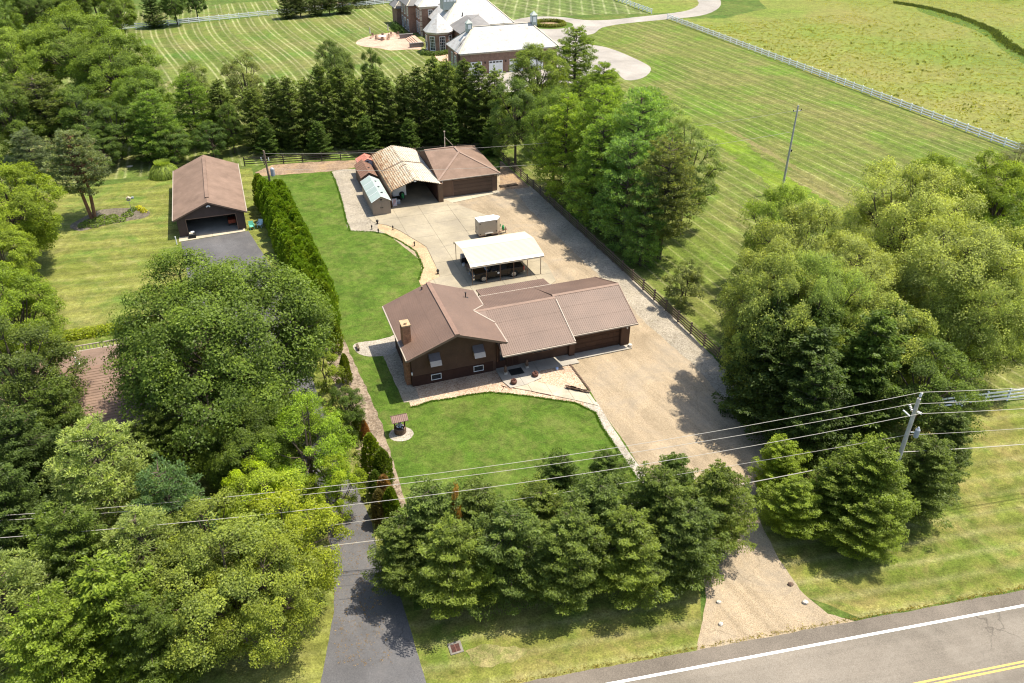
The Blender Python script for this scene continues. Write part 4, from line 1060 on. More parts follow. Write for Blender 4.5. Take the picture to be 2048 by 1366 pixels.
for s, t, r, l in ((40.9,204.2,.5,'teak armchair near the back edge of the terrace, facing the table'), (42.3,203.6,-.5,'teak armchair nearest the terrace steps'), (36.3,204.6,2.6,'teak armchair behind the table beside the closed umbrella')):
    pchair(s, t, r, l)
for s, t, l in ((35.4,203.2,'closed grey garden umbrella left of the terrace table'), (40.3,205.4,'closed grey garden umbrella behind the terrace table')):
    u = lot_thing('garden_umbrella', l, 'umbrella', s, t, 0, 'closed umbrellas on the terrace')
    MB().tube([(0,0,0),(0,0,2.6)], .03, 6).build('pole', M_DARK, u); MB().lathe([(.05,1.0),(.17,1.15),(.08,2.4),(.02,2.6)], 0, 0, 8).build('canopy', M_POLE, u); MB().lathe([(.3,0),(.3,.08)], 0, 0, 10).build('base', M_DARK, u)

# ------------------------------------------------------------------ fences
def rail_fence(name, label, pts, spacing, rails, h, post_w, rail_h, mp, mr, group=None, cap=False):
    root = thing(name, label, 'fence', (*W(*pts[0]), 0), 0, group)
    X0, Y0 = W(*pts[0])
    for (a, b) in zip(pts, pts[1:]):
        A, B = Vector(W(*a)), Vector(W(*b)); L = (B-A).length; n = max(1, round(L/spacing)); d = (B-A)/n; ang = math.atan2(d.y, d.x)
        seg = d.length
        pm = MB().box(-post_w/2, post_w/2, -post_w/2, post_w/2, 0, h + (.06 if cap else .03))
        pmesh = pm.mesh('post', mp)
        rm = MB().box(-seg/2-.02, seg/2+.02, -.025, .025, -rail_h/2, rail_h/2).mesh('rail', mr)
        nrm = Vector((-d.y, d.x)).normalized()*(post_w/2 + .021)
        for i in range(n+1):
            if i == n and b != pts[-1]: continue
            p = A + d*i
            link('post', pmesh, root, mtx=Matrix.Translation((p.x-X0, p.y-Y0, 0)) @ Matrix.Rotation(ang + RNG.uniform(-.03,.03), 4, 'Z') @ Matrix.Rotation(RNG.uniform(-.012,.012), 4, 'X'))
        for i in range(n):
            p = A + d*(i+.5) - nrm
            for z in rails:
                link('rail', rm, root, mtx=Matrix.Translation((p.x-X0, p.y-Y0, z + RNG.uniform(-.012,.012))) @ Matrix.Rotation(ang, 4, 'Z') @ Matrix.Rotation(RNG.uniform(-.006,.006), 4, 'Y'))
    return root
rail_fence('rail_fence', 'dark weathered four-rail wooden fence along the right side of the gravel drive', [(37.7,115.6), (39.45,50.3), (39.6,44.5)], 2.45, (.28,.56,.84,1.14), 1.3, .14, .13, M_WOOD, M_WOOD)
rail_fence('rail_fence', 'dark wooden rail fence across the back of the lot below the spruces', [(.6,121.7), (9,120.4), (17.4,119.1), (27,117.4), (37.7,115.9)], 2.45, (.35,.68,1.02,1.25), 1.35, .14, .12, M_WOODD, M_WOODD)
rail_fence('white_fence', 'long white board fence between the striped lawn and the meadow', [(115.4,200.5), (115.35,60)], 2.55, (.35,.75,1.15), 1.35, .16, .19, M_FENCEW, M_FENCEW)
rail_fence('white_fence', 'white board fence running along the back of the estate lawn at upper left', [(-24,233.6), (53,249.0)], 2.6, (.4,.8,1.2), 1.4, .17, .20, M_FENCEW, M_FENCEW)
rail_fence('white_fence', 'white board fence beyond the estate driveway, near the top edge', [(114.72,208.3), (114.2,262)], 2.6, (.4,.8,1.2), 1.4, .17, .20, M_FENCEW, M_FENCEW)
rail_fence('white_fence', 'short white board fence behind the utility pole at the right edge', [(53.2,39.6), (62,38.2), (84,34.5)], 2.45, (.35,.72,1.1), 1.25, .14, .15, M_FENCEW, M_FENCEW)

# ------------------------------------------------------------------ utility poles and wires
PX0, PY0 = 26.71, 42.06
RDW = math.radians(8.0)
pole = thing('utility_pole', 'grey wooden utility pole with post insulators standing behind the roadside spruces', 'utility pole', (PX0, PY0, 0), math.radians(11))
MB().tube([(0,0,0),(0,0,10.75)], [.19,.125], 12).build('pole', M_POLE, pole)
def insul(parent, a, b):
    o = MB().tube([a, b], .035, 6).build('insulator_arm', M_TRIMW, parent)
    A, B = Vector(a), Vector(b)
    for k in range(4):
        p = A + (B-A)*(.35 + .18*k); q_ = A + (B-A)*(.42+.18*k)
        MB().tube([tuple(p), tuple(q_)], .085, 8).build('skirt', M_WHITE, o)
insul(pole, (0,.0,10.75), (.06,0,11.25)); insul(pole, (0,.1,9.45), (-.0,.64,9.84)); insul(pole, (0,-.1,9.8), (.0,-.6,9.98))
MB().tube([(-.1,.15,9.2),(-.5,.45,9.55)], .05, 6).build('bracket', M_WHITE, pole); MB().tube([(.15,-.1,8.0),(.35,-.35,8.15)], .04, 6).build('bracket', M_WHITE, pole)
MB().lathe([(.12,7.75),(.16,7.8),(.16,8.4),(.1,8.5),(.05,8.62)], .38, -.38, 10).build('transformer', M_BLUEGREY, pole)
def wire_pts(z0, sag, L, ph, dz=0, off=(0,0), n=40):
    return [(PX0 + off[0] - L*u*math.cos(ph), PY0 + off[1] - L*u*math.sin(ph), z0 + dz*u - 4*sag*u*(1-u)) for u in [i/n for i in range(n+1)]]
for z0, sag, ph, dz, off, r, lab in ((11.28,3.2,7.0,-1.75,(0,0),.016,'topmost pale wire strung on the tall roadside pole'), (9.84,3.0,7.75,-.25,(0,.64),.016,'second pale wire from the top of the roadside pole'),
                       (9.98,3.2,9.25,1.75,(0,-.6),.016,'third pale wire, the lowest of the bright upper three'), (7.7,1.8,8.75,-1.75,(0,0),.012,'thin wire below the transformer of the roadside pole'),
                       (6.2,3.6,7.25,-.75,(0,0),.026,'thick bundled cable, the lowest line on the roadside pole')):
    left = wire_pts(z0, sag, 90, math.radians(ph), dz, off)
    ph = math.radians(11.5)
    right = [(PX0+off[0]+70*u*math.cos(ph), PY0+off[1]+70*u*math.sin(ph), z0 - 4*2.0*u*(1-u)) for u in [i/24 for i in range(1, 25)]]
    w = MB().tube(left[::-1] + right, r, 5).build('power_line', M_WIRE); tag(w, lab, 'power line', 'wires on the roadside pole')
fp = thing('utility_pole', 'tall slim grey pole standing alone in the striped lawn', 'utility pole', (*G(1563,386), 0), math.radians(20))
MB().tube([(0,0,0),(0,0,12.15)], [.17,.10], 12).build('pole', M_POLE, fp)
MB().box(-.62, .62, -.05, .05, 11.35, 11.45).build('crossarm', M_POLE, fp)
for x in (-.6, .6): MB().tube([(x,0,11.45),(x,0,11.62)], .06, 6).build('insulator', M_DARK, fp)
MB().lathe([(.14,5.9),(.14,6.15)], .25, 0, 8).build('meter_can', M_DARK, fp)
bp = thing('utility_pole', 'brown leaning service pole with a grey transformer beside the arborvitae row', 'utility pole', (*G(551,418), 0), math.radians(20))
MB().tube([(0,0,0),(-.25,.0,8.0)], [.16,.11], 12).build('pole', M_POLED, bp)
MB().lathe([(.24,4.6),(.27,4.65),(.27,5.5),(.22,5.6),(.08,5.72)], .42, -.1, 12).build('transformer', M_BLUEGREY, bp)
MB().box(-.75, .0, -.06, .06, 6.7, 6.8).build('crossarm', M_POLED, bp); MB().tube([(-.7,0,6.8),(-.7,0,7.15)], .06, 6).build('insulator', M_WHITE, bp); MB().tube([(.2,0,6.6),(.2,0,7.0)], .06, 6).build('insulator', M_WHITE, bp)
bx, by = G(551, 418); fx, fy = G(1563, 386)
def span(name, a, b, sag, r, label, group=None):
    A, B = Vector(a), Vector(b)
    pts = [A + (B-A)*u - Vector((0,0,4*sag*u*(1-u))) for u in [i/30 for i in range(31)]]
    return tag(MB().tube([tuple(p) for p in pts], r, 5).build(name, M_WIRE), label, 'wire', group)
span('service_wire', (bx-.2,by,7.6), (fx-.5,fy,11.4), 1.6, .014, 'upper thin wire crossing from the service pole to the pole in the lawn')
span('service_wire', (bx,by,5.6), (fx-.3,fy,8.6), 2.0, .018, 'lower thin wire from the transformer to the pole in the lawn')

# ------------------------------------------------------------------ pickup truck, trailers
tk = lot_thing('pickup_truck', 'dark brown crew cab pickup truck parked under the cream carport', 'pickup truck', 25.0, 75.75)
# local x: +x is the tail (truck faces -x), y across
def body_solid(prof, w_low, w_high, zs, mat, name, parent):
    n = len(prof); z0, z1 = zs
    vs = []
    for sgn in (-1, 1):
        for x, z in prof:
            f = min(1, max(0, (z-z0)/(z1-z0))); w = w_low + (w_high-w_low)*f; vs.append((x, sgn*w, z))
    fs = [tuple(range(n)), tuple(range(2*n-1, n-1, -1))] + [(i, n+i, n+(i+1) % n, (i+1) % n) for i in range(n)]
    mb = MB(); mb.add(vs, fs)
    o = mb.build(name, mat, parent)
    bv = o.modifiers.new('bevel', 'BEVEL'); bv.width = .05; bv.segments = 2; bv.limit_method = 'ANGLE'
    return o
low = [(-2.9,.45),(-2.95,.85),(-2.85,1.08),(-1.45,1.16),(1.0,1.16),(1.02,1.18),(2.9,1.18),(2.92,.5),(2.4,.45),(2.3,.75),(1.65,.75),(1.5,.42),(-1.25,.42),(-1.4,.75),(-2.1,.75),(-2.3,.45)]
low = [(-2.9,.45),(-2.95,.85),(-2.85,1.06),(-1.5,1.16),(1.0,1.17),(2.9,1.17),(2.92,.5),(1.95,.42),(-1.75,.42)]
tb = body_solid(low, .98, .93, (.42,1.2), M_TRUCK, 'body', tk)
body_solid([(-1.5,1.12),(-.75,1.84),(.85,1.86),(1.02,1.12)], .90, .70, (1.12,1.86), M_TRUCKB, 'cab', tk)
MB().add([(-1.42,-.78,1.22),(-1.42,.78,1.22),(-.83,.68,1.78),(-.83,-.68,1.78)], [(0,1,2,3)]).build('windscreen', M_GLASS, tk)
for sgn in (-1, 1):
    for x0, x1, xt0, xt1 in ((-1.15,-.28,-.68,-.28), (-.18,.86,-.18,.78)):
        y0, y1 = sgn*.895, sgn*.745
        f = [(x0,y0,1.2),(x1,y0,1.2),(xt1,y1,1.76),(xt0,y1,1.76)]
        MB().add([(a, b+sgn*.012, c) for a, b, c in f], [(0,1,2,3) if sgn < 0 else (3,2,1,0)]).build('side_window', M_GLASS, tk)
    for x in (-1.83, 1.7):
        MB().tube([(x, sgn*.72, .42), (x, sgn*.985, .42)], .50, 20).build('wheel_arch', M_RUBBER, tk)
        wh = MB().tube([(x, sgn*.74, .40), (x, sgn*1.0, .40)], .40, 24).build('wheel', M_RUBBER, tk)
        MB().tube([(x, sgn*.98, .40), (x, sgn*1.008, .40)], .26, 18).build('rim', M_ALLOY, wh)
        for k in range(6):
            a = k*math.pi/3; MB().tube([(x+.12*math.cos(a), sgn*1.006, .40+.12*math.sin(a)), (x+.17*math.cos(a), sgn*1.012, .40+.17*math.sin(a))], .045, 5).build('rim_hole', M_DARK, wh)
    MB().box(-1.1, -.92, min(sgn*.97, sgn*1.18), max(sgn*.97, sgn*1.18), 1.2, 1.4).build('mirror', M_TRUCKB, tk)
    MB().box(-2.98, -2.86, min(sgn*.55, sgn*.93), max(sgn*.55, sgn*.93), .78, 1.0).build('headlight', M_CHROME, tk)
    MB().box(2.86, 2.96, min(sgn*.78, sgn*.96), max(sgn*.78, sgn*.96), .72, 1.14).build('tail_light', M_REDL, tk)
    MB().box(-1.2, 1.0, min(sgn*.95, sgn*1.0), max(sgn*.95, sgn*1.0), .5, .56).build('side_step', M_TRUCKB, tk)
    for x in (-.24, .92): MB().box(x-.008, x+.008, sgn*.975-.01, sgn*.975+.01, .5, 1.15).build('door_gap', M_DARK, tk)
    MB().box(-.45, -.3, min(sgn*.955,sgn*.985), max(sgn*.955,sgn*.985), 1.02, 1.06).build('door_handle', M_CHROME, tk)
MB().tube([(-.12, -.978, .86), (-.12, -.99, .86)], .13, 16).build('door_emblem', M_WHITE, tk)
MB().box(-3.0, -2.9, -.55, .55, .66, 1.0).build('grille', M_CHROME, tk)
for k in range(4): MB().box(-3.02, -3.0, -.5, .5, .70+k*.075, .735+k*.075).build('grille_bar', M_DARK, tk)
MB().box(-3.08, -2.9, -.96, .96, .42, .62).build('front_bumper', M_CHROME, tk); MB().box(2.9, 3.05, -.96, .96, .45, .62).build('rear_bumper', M_CHROME, tk)
MB().box(1.1, 2.82, -.82, .82, 1.16, 1.2).build('bed_cover', M_RUBBER, tk)
MB().box(2.9, 2.94, -.75, .75, .68, 1.12).build('tailgate', M_TRUCK, tk)

def wheel(parent, x, y0, y1, r):
    w_ = MB().tube([(x, y0, r), (x, y1, r)], r, 18).build('wheel', M_RUBBER, parent); MB().tube([(x, y0-.012, r), (x, y0+.02, r)], r*.55, 14).build('rim', M_WHITE, w_)
def cargo_trailer(label, s, t, rz, L, Wd, Hh, mside, mroof):
    tr = lot_thing('cargo_trailer', label, 'trailer', s, t, 0, None, rz)
    out = [(-L/2,-Wd/2),(L/2-.35,-Wd/2),(L/2+.25,0),(L/2-.35,Wd/2),(-L/2,Wd/2)]
    MB().prism(out, 'z', .45, Hh).build('body', mside, tr)
    MB().prism([(x*1.01, y*1.02) for x, y in out], 'z', Hh, Hh+.06).build('roof', mroof, tr)
    MB().prism([(x*1.012, y*1.02) for x, y in out], 'z', .38, .47).build('frame', M_TRIMB, tr)
    for sg in (-1, 1):
        wheel(tr, -.1, sg*(Wd/2-.2), sg*(Wd/2+.08), .34)
        MB().box(-.6, .4, min(sg*Wd/2, sg*(Wd/2+.22)), max(sg*Wd/2, sg*(Wd/2+.22)), .66, .74).tube([(-.6,sg*(Wd/2+.1),.5),(-.6,sg*(Wd/2+.1),.7)], .08, 5).build('mudguard', M_ALLOY, tr)
        for x, z in ((-L/2+.15, Hh-.25), (L/2-.5, Hh-.25), (-L/2+.15, .65), (L/2-.5, .8)):
            MB().box(x-.06, x+.06, min(sg*Wd/2, sg*(Wd/2+.03)), max(sg*Wd/2, sg*(Wd/2+.03)), z-.06, z+.06).build('marker_lamp', M_DARK, tr)
    MB().box(-L/2-.02, -L/2-.001, -Wd/2+.1, Wd/2-.1, .55, Hh-.15).build('rear_door', mside, tr)
    MB().box(-L/2-.05, -L/2-.02, -.06, .0, 1.0, 1.5).build('door_latch', M_DARK, tr)
    MB().tube([(L/2-.2,-.5,.45),(L/2+1.2,0,.45)], .05, 6).tube([(L/2-.2,.5,.45),(L/2+1.2,0,.45)], .05, 6).tube([(L/2+1.0,0,.0),(L/2+1.0,0,.8)], .04, 6).build('drawbar', M_RUST, tr)
    return tr
cargo_trailer('beige enclosed cargo trailer with white roof parked behind the cream carport', 27.35, 86.25, .03, 2.75, 1.5, 2.25, M_BEIGE, M_WHITE)
gb = lot_thing('gas_bottle', 'green gas bottle standing on the trailer drawbar', 'gas bottle', 29.35, 86.2, .5)
MB().lathe([(.13,0),(.17,.05),(.17,.4),(.12,.5),(.05,.53)], 0, 0, 12).build('tank', M_GREEN, gb); MB().lathe([(.09,.5),(.09,.6)], 0, 0, 10).build('collar', M_GREEN, gb)
bk = lot_thing('green_bucket', 'green bucket hanging at the nose of the beige trailer', 'bucket', 29.0, 86.55, .75)
MB().lathe([(.13,0),(.17,.36),(.15,.36),(.12,.04)], 0, 0, 12).build('bucket_wall', M_GREEN, bk); MB().tube([(-.16,0,.36),(0,0,.5),(.16,0,.36)], .012, 5).build('handle', M_DARK, bk)
wt = lot_thing('cargo_trailer', 'white rounded trailer parked inside the rusty open carport', 'trailer', 19.65, 102.9)
MB().prism([(-.95,.5),(.95,.5),(.95,1.95),(.8,2.12),(-.8,2.12),(-.95,1.95)], 'y', -1.6, 1.9).build('body', M_WHITE, wt)
wheel(wt, -1.0, -.3, .3, .33)
for k in (-1,0,1): MB().box(k*.16-.05, k*.16+.05, -1.64, -1.6, 1.98, 2.05).build('amber_lamp', M_ORANGE, wt)
MB().box(-.85, .85, -1.62, -1.601, .6, 1.9).build('front_panel', M_WHITE, wt)
MB().tube([(-.6,-1.5,.45),(0,-2.8,.45)], .05, 6).tube([(.6,-1.5,.45),(0,-2.8,.45)], .05, 6).build('drawbar', M_DARK, wt)
MB().tube([(.3,-1.68,.75),(.3,-1.85,.75)], .36, 18).build('spare_wheel', M_RUBBER, wt)
g2 = lot_thing('gas_bottle', 'green gas bottle in front of the spare wheel of the white trailer', 'gas bottle', 19.95, 100.7, .38)
MB().lathe([(.15,0),(.2,.06),(.2,.5),(.13,.6),(.05,.64)], 0, 0, 12).build('tank', M_GREEN, g2); MB().lathe([(.09,.6),(.09,.7)], 0, 0, 10).build('collar', M_GREEN, g2)
dk = lot_thing('folding_chair', 'red and white striped folding chair leaning at the left jamb of the rusty carport', 'chair', 18.5, 99.0)
for k in range(7): MB().slab([(-.28+k*.08,0,.05),(-.21+k*.08,0,.05),(-.21+k*.08,.35,.95),(-.28+k*.08,.35,.95)][::-1], .03).build('fabric_stripe', M_PINKR if k % 2 else M_WHITE, dk)
MB().tube([(-.3,-.02,0),(-.3,.36,1.0),(.3,.36,1.0),(.3,-.02,0)], .02, 5).build('frame', M_CHROME, dk)
bxx = lot_thing('plastic_crate', 'small grey crate between the striped chair and the green gas bottle', 'crate', 19.15, 99.9)
MB().box(-.22,.22,-.2,.2,0,.42).build('crate_body', M_BLUEGREY, bxx); MB().box(-.24,.24,-.22,.22,.42,.47).build('lid', M_WHITE, bxx)
# things under the white canopy
gr = lot_thing('grill', 'covered black barbecue grill at the rear left post of the cream carport', 'grill', 22.6, 79.9)
MB().box(-.55,.35,-.3,.3,.15,.85).build('cabinet', M_DARK, gr); MB().tube([(-.55,0,.95),(.35,0,.95)], .32, 14).build('hood', M_BLUEGREY, gr); MB().box(.35,.75,-.25,.25,.8,.85).build('side_shelf', M_DARK, gr)
for x in (-.5,.25): MB().box(x, x+.06, -.25, -.19, 0, .15).box(x, x+.06, .2, .26, 0, .15).build('leg', M_DARK, gr)
bn = lot_thing('rubbish_bin', 'dark wheeled bin standing behind the truck nose under the carport', 'bin', 23.0, 78.2)
MB().prism([(-.26,0),(.26,0),(.33,.95),(-.33,.95)], 'y', -.3, .3).build('bin_body', M_DARK, bn); MB().box(-.35,.35,-.34,.34,.95,1.02).build('lid', M_DARK, bn)
wbx = lot_thing('workbench', 'low dark workbench under the left end of the carport', 'workbench', 22.5, 77.2)
MB().box(-.4,.4,-.8,.8,.78,.84).build('bench_top', M_STEEL, wbx)
for x in (-.38,.3):
    for y in (-.78,.7): MB().box(x, x+.08, y, y+.08, 0, .78).build('leg', M_STEEL, wbx)
wb2 = lot_thing('bucket', 'white bucket beside the grill under the carport', 'bucket', 22.15, 79.2)
MB().lathe([(.14,0),(.17,.36)], 0, 0, 12).build('bucket_wall', M_WHITE, wb2); MB().lathe([(.18,.36),(.18,.39)], 0, 0, 12).build('lid', M_BLUEGREY, wb2)

# ------------------------------------------------------------------ wishing well, planters, garden things
sheet('well_gravel', [(w_[0], w_[1]) for w_ in [ (W(8.55,51.7)[0] + 1.0*math.cos(a*math.pi/12), W(8.55,51.7)[1] + .95*math.sin(a*math.pi/12)) for a in range(24)]], .022, M_WHITEG, .05, .2)
wl_ = lot_thing('wishing_well', 'small wishing well with ribbed brown roof on a round gravel patch in the front lawn', 'wishing well', 8.55, 52.0)
for k in range(4):
    for j in range(12):
        a = (j + .5*(k % 2))*math.pi/6
        mb = MB(); mb.box(-.105,.105,-.07,.07,0,.12)
        mb.v = [(.42*math.cos(a) - (x*math.sin(a)) + y*math.cos(a), .42*math.sin(a) + x*math.cos(a) + y*math.sin(a), z + k*.13) for x, y, z in mb.v]
        mb.build('stone', M_ROCKD, wl_)
MB().box(-.46,-.36,-.05,.05,0,1.55).build('post', M_SIDED, wl_); MB().box(.36,.46,-.05,.05,0,1.55).build('post', M_SIDED, wl_)
panel_roof(wl_, (-.68,-.5,1.42), (.68,-.5,1.42), (.68,0,1.78), (-.68,0,1.78), surf('well_roof', (.22,.135,.11), .15, 2, 8, .6), 1, 1.36, .15, .04, .03)
panel_roof(wl_, (.68,.5,1.42), (-.68,.5,1.42), (-.68,0,1.78), (.68,0,1.78), MATS['well_roof'], 1, 1.36, .15, .04, .03)
MB().tube([(-.42,0,1.1),(.55,0,1.1)], .04, 8).tube([(.55,0,1.1),(.55,-.15,1.1)], .02, 5).build('windlass', M_SIDED, wl_)
MB().lathe([(.1,.75),(.13,1.0),(.11,1.0)], 0, 0, 10).build('bucket', M_BLUEGREY, wl_)
fl = lot_thing('flower_tub', 'pale blue and white flowers filling the wishing well', 'flowers', 8.55, 52.0, .5)
for k in range(26):
    a, r = RNG.uniform(0, 6.28), RNG.uniform(0, .33); x, y, z = r*math.cos(a), r*math.sin(a), RNG.uniform(.02,.2)
    MB().lathe([(.02,z),(.06,z+.03),(.05,z+.06),(.01,z+.07)], x, y, 6).build('bloom', M_WHITE if k % 3 else M_BLUEW, fl)

def statue(s, t, label):
    st = lot_thing('garden_statue', label, 'statue', s, t, .06, 'pair of statues flanking the front door')
    MB().box(-.16,.16,-.16,.16,0,.25).build('plinth', M_ROCK, st); MB().lathe([(.14,.25),(.17,.4),(.13,.6),(.09,.7),(.11,.8),(.09,.9),(.02,.95)], 0, 0, 10).build('figure', M_ROCKD, st)
statue(19.55, 57.0, 'small grey stone statue left of the doormat'); statue(21.75, 57.3, 'small grey stone statue right of the doormat')
mt = MB().box(-.65,.65,-.5,.5,0,.025).build('doormat', M_RUBBER); mt.location = (*W(20.6,57.0), .085); mt.rotation_euler.z = LOT; tag(mt, 'large black doormat in front of the recessed entrance', 'doormat')
for s, t, l in ((19.75,55.3,'dark round planter at the left corner of the porch slab'), (22.0,55.75,'dark round planter at the edge of the porch walk, right of the other')):
    p_ = lot_thing('planter', l, 'planter', s, t, .06, 'pair of dark round planters on the porch slab')
    MB().lathe([(.18,0),(.28,.12),(.30,.3),(.26,.4),(.22,.4),(.2,.34)], 0, 0, 14).build('bowl', M_RUST, p_)
    for k in range(14):
        a = RNG.uniform(0, 6.28); MB().tube([(0,0,.3),(.15*math.cos(a),.15*math.sin(a),.5),(.24*math.cos(a),.24*math.sin(a),.48)], [.03,.025,.005], 4).build('leaf', M_SHEDR if False else M_RUST, p_)
b_ = lot_thing('garden_ball', 'small blue and white ornament on the porch walk', 'ornament', 24.3, 56.1, .06)
MB().lathe([(.03,0),(.12,.05),(.15,.13),(.12,.21),(.03,.26)], 0, 0, 12).build('globe', M_BLUEW, b_); MB().lathe([(.13,0),(.13,.03)], 0, 0, 10).build('base', M_WHITE, b_)
rs = lot_thing('stone_pot', 'round pale stone pot at the right corner pillar of the garage', 'pot', 32.45, 57.35, .05)
MB().lathe([(.18,0),(.24,.15),(.2,.28),(.16,.28)], 0, 0, 12).build('pot_body', M_ROCK, rs); MB().lathe([(.16,.2),(.02,.25)], 0, 0, 10).build('soil', M_BED, rs)
def rock_mesh(name, r, sq, m, seed):
    rr = random.Random(seed); mb = MB(); n, rings = 8, 5
    for i in range(rings):
        ph = math.pi*(i+.5)/rings - math.pi/2
        for k in range(n):
            th = 2*math.pi*k/n; q = r*rr.uniform(.78,1.15)
            mb.v.append((q*math.cos(ph)*math.cos(th), q*math.cos(ph)*math.sin(th)*.75, max(-.02, q*math.sin(ph)*sq + r*sq*.7)))
    for i in range(rings-1):
        for k in range(n): k2 = (k+1) % n; mb.f.append((i*n+k, i*n+k2, (i+1)*n+k2, (i+1)*n+k))
    mb.f.append(tuple(range(n-1,-1,-1))); mb.f.append(tuple((rings-1)*n+k for k in range(n)))
    return mb.mesh(name, m)
for i, (x, y, r, m, l) in enumerate(((1437,1205,.17,M_ROCK,'pale rock at the left edge of the gravel mouth, the farther of two'), (1441,1249,.19,M_ROCK,'pale rock at the left edge of the gravel mouth, nearest the road'),
        (1580,1170,.22,M_ROCKD,'brown rock on the right edge of the gravel mouth, in line with the grass tip'), (1610,1206,.22,M_ROCK,'whitish rock on the right side of the gravel mouth, nearest the road'))):
    o = link('rock', rock_mesh('rock', r, .6, m, i)); o.location = (*G(x,y), .0); tag(o, l, 'rock', 'rocks marking the driveway mouth')
# edging stones beside the gravel bed, stacked flat stones, dark edging pots along the chip bed
ed = lot_thing('edging_stones', 'line of small dark stones between the pink gravel bed and the drive', 'edging', *Q(*G(1143,733)))
pts = [Q(*G(1141+ (1179-1141)*i/19, 731 + (781-731)*i/19)) for i in range(20)]; s0_, t0_ = Q(*G(1143,733))
for i, (s, t) in enumerate(pts): link('stone', rock_mesh('stone', .13, .6, M_ROCKD, i), ed, (s-s0_, t-t0_, .02))
sk = lot_thing('stacked_stones', 'low stack of flat dark stones at the tip of the pink gravel bed', 'stone wall', *Q(*G(1155,783)))
s0_, t0_ = Q(*G(1155,783))
for i in range(34):
    f = RNG.random(); s, t = Q(*G(1132 + 44*f, 777 + 9*f)); lay = RNG.randint(0, 3)
    o = MB().box(-RNG.uniform(.12,.26), RNG.uniform(.12,.26), -.09, .1, 0, .07).build('stone', M_ROCKD, sk); o.location = (s-s0_, t-t0_ + RNG.uniform(-.1,.1), .02 + lay*.075); o.rotation_euler.z = -.6 + RNG.uniform(-.3,.3)
dsp = lot_thing('drain_pipe', 'thin kinked dark hose lying on the pink gravel by the walk', 'hose', *Q(*G(1012,780))); s0_, t0_ = Q(*G(1012,780))
hp = [Q(*G(x,y)) for x, y in ((1003,783),(1008,775),(1003,772),(1012,775),(1022,774),(1027,777),(1040,778),(1075,786),(1102,792))]
MB().tube([(s-s0_, t-t0_, .05) for s, t in hp], .03, 6).build('hose', M_RUST, dsp)
for x, y, l, big in ((755,448,'mossy lantern at the upper left end of the chip bed',1), (744,459,'dark lantern at the left tip of the chip bed',0), (786,460,'dark lantern on the upper edge of the chip bed',0), (829,492,'dark lantern on the inner edge of the chip bed, halfway along',0), (876,548,'dark lantern at the lower right end of the chip bed',1), (757,466,'dark lantern where the chip bed meets the lawn',0)):
    ln = lot_thing('garden_lantern', l, 'lantern', *Q(*G(x,y)))
    r = .15 if big else .09
    MB().lathe([(r,0),(r*.7,.1),(r*.5,.3),(r*1.1,.33),(r*1.1,.5),(r*.4,.6),(.02,.65)], 0, 0, 8).build('lantern_body', M_DARK, ln); MB().lathe([(r*.9,.35),(r*.9,.48)], 0, 0, 8).build('lens', M_POLE, ln)
dr = thing('storm_drain', 'rusty barred storm drain in a concrete frame on the front verge', 'drain', (*G(911,1297), .012), LOT)
MB().box(-.36,.36,-.40,-.28,0,.05).box(-.36,.36,.28,.44,0,.05).box(-.40,-.27,-.40,.44,0,.055).box(.27,.42,-.40,.44,0,.055).build('concrete_frame', M_DRAINF, dr)
MB().box(-.27,.27,-.28,.28,.0,.004).build('pit', M_DARK, dr)
for k in range(9): MB().box(-.27,.27,-.275+k*.064,-.245+k*.064,.01,.045).build('bar', M_RUST, dr)
MB().box(-.02,.02,-.28,.28,.01,.05).build('bar', M_RUST, dr)
# by the neighbour's garage
for s, t, m, r, l in ((-.05,97.9,M_MINT,.1,'mint green plastic armchair beside the open garage'), (.95,98.15,M_PALEB,-.5,'pale blue plastic armchair between the green chair and the hedge')):
    c = lot_thing('plastic_chair', l, 'chair', s, t, .02, "plastic chairs by the neighbour's garage", r)
    MB().box(-.28,.28,-.28,.28,.38,.43).build('seat', m, c); MB().slab([(-.28,.26,.43),(.28,.26,.43),(.28,.42,.95),(-.28,.42,.95)], .04).build('backrest', m, c)
    for x in (-.28,.22):
        for y in (-.28,.22): MB().box(x, x+.06, y, y+.06, 0, .38).build('leg', m, c)
    for x in (-.33,.26): MB().box(x, x+.07, -.28, .3, .6, .64).build('armrest', m, c)
gl_ = lot_thing('crate', 'dark crate topped with pale newspapers beside the open garage door', 'crate', -7.15, 97.75, .05)
MB().box(-.4,.4,-.35,.35,0,.45).build('crate_body', M_DARK, gl_); MB().box(-.3,.15,-.25,.25,.45,.62).build('newspapers', M_STONE, gl_); MB().box(-.1,.3,-.1,.3,.62,.72).build('newspapers', M_WHITE, gl_)
rm_ = lot_thing('garden_tractor', 'red ride-on mower parked inside the open garage', 'ride-on mower', -2.3, 100.6, .05)
MB().box(-.45,.45,-1.0,.1,.4,.85).build('bonnet', M_REDM, rm_); MB().box(-.4,.4,.1,1.0,.4,.6).build('chassis', M_DARK, rm_); MB().box(-.25,.25,.35,.8,.6,.95).build('seat', M_DARK, rm_); MB().tube([(0,.0,.8),(0,.2,1.15)], .03, 6).build('steering_column', M_DARK, rm_)
for x in (-.5,.4):
    MB().tube([(x,.7,.32),(x+.1,.7,.32)], .32, 14).build('wheel', M_RUBBER, rm_); MB().tube([(x,-.7,.22),(x+.1,-.7,.22)], .22, 14).build('wheel', M_RUBBER, rm_)
wp = MB().lathe([(.07,0),(.07,1.0),(.02,1.1)], 0, 0, 8).build('white_post', M_WHITE); wp.location = (*G(354,489), 0); tag(wp, "short white marker post at the corner of the neighbour's drive", 'post')
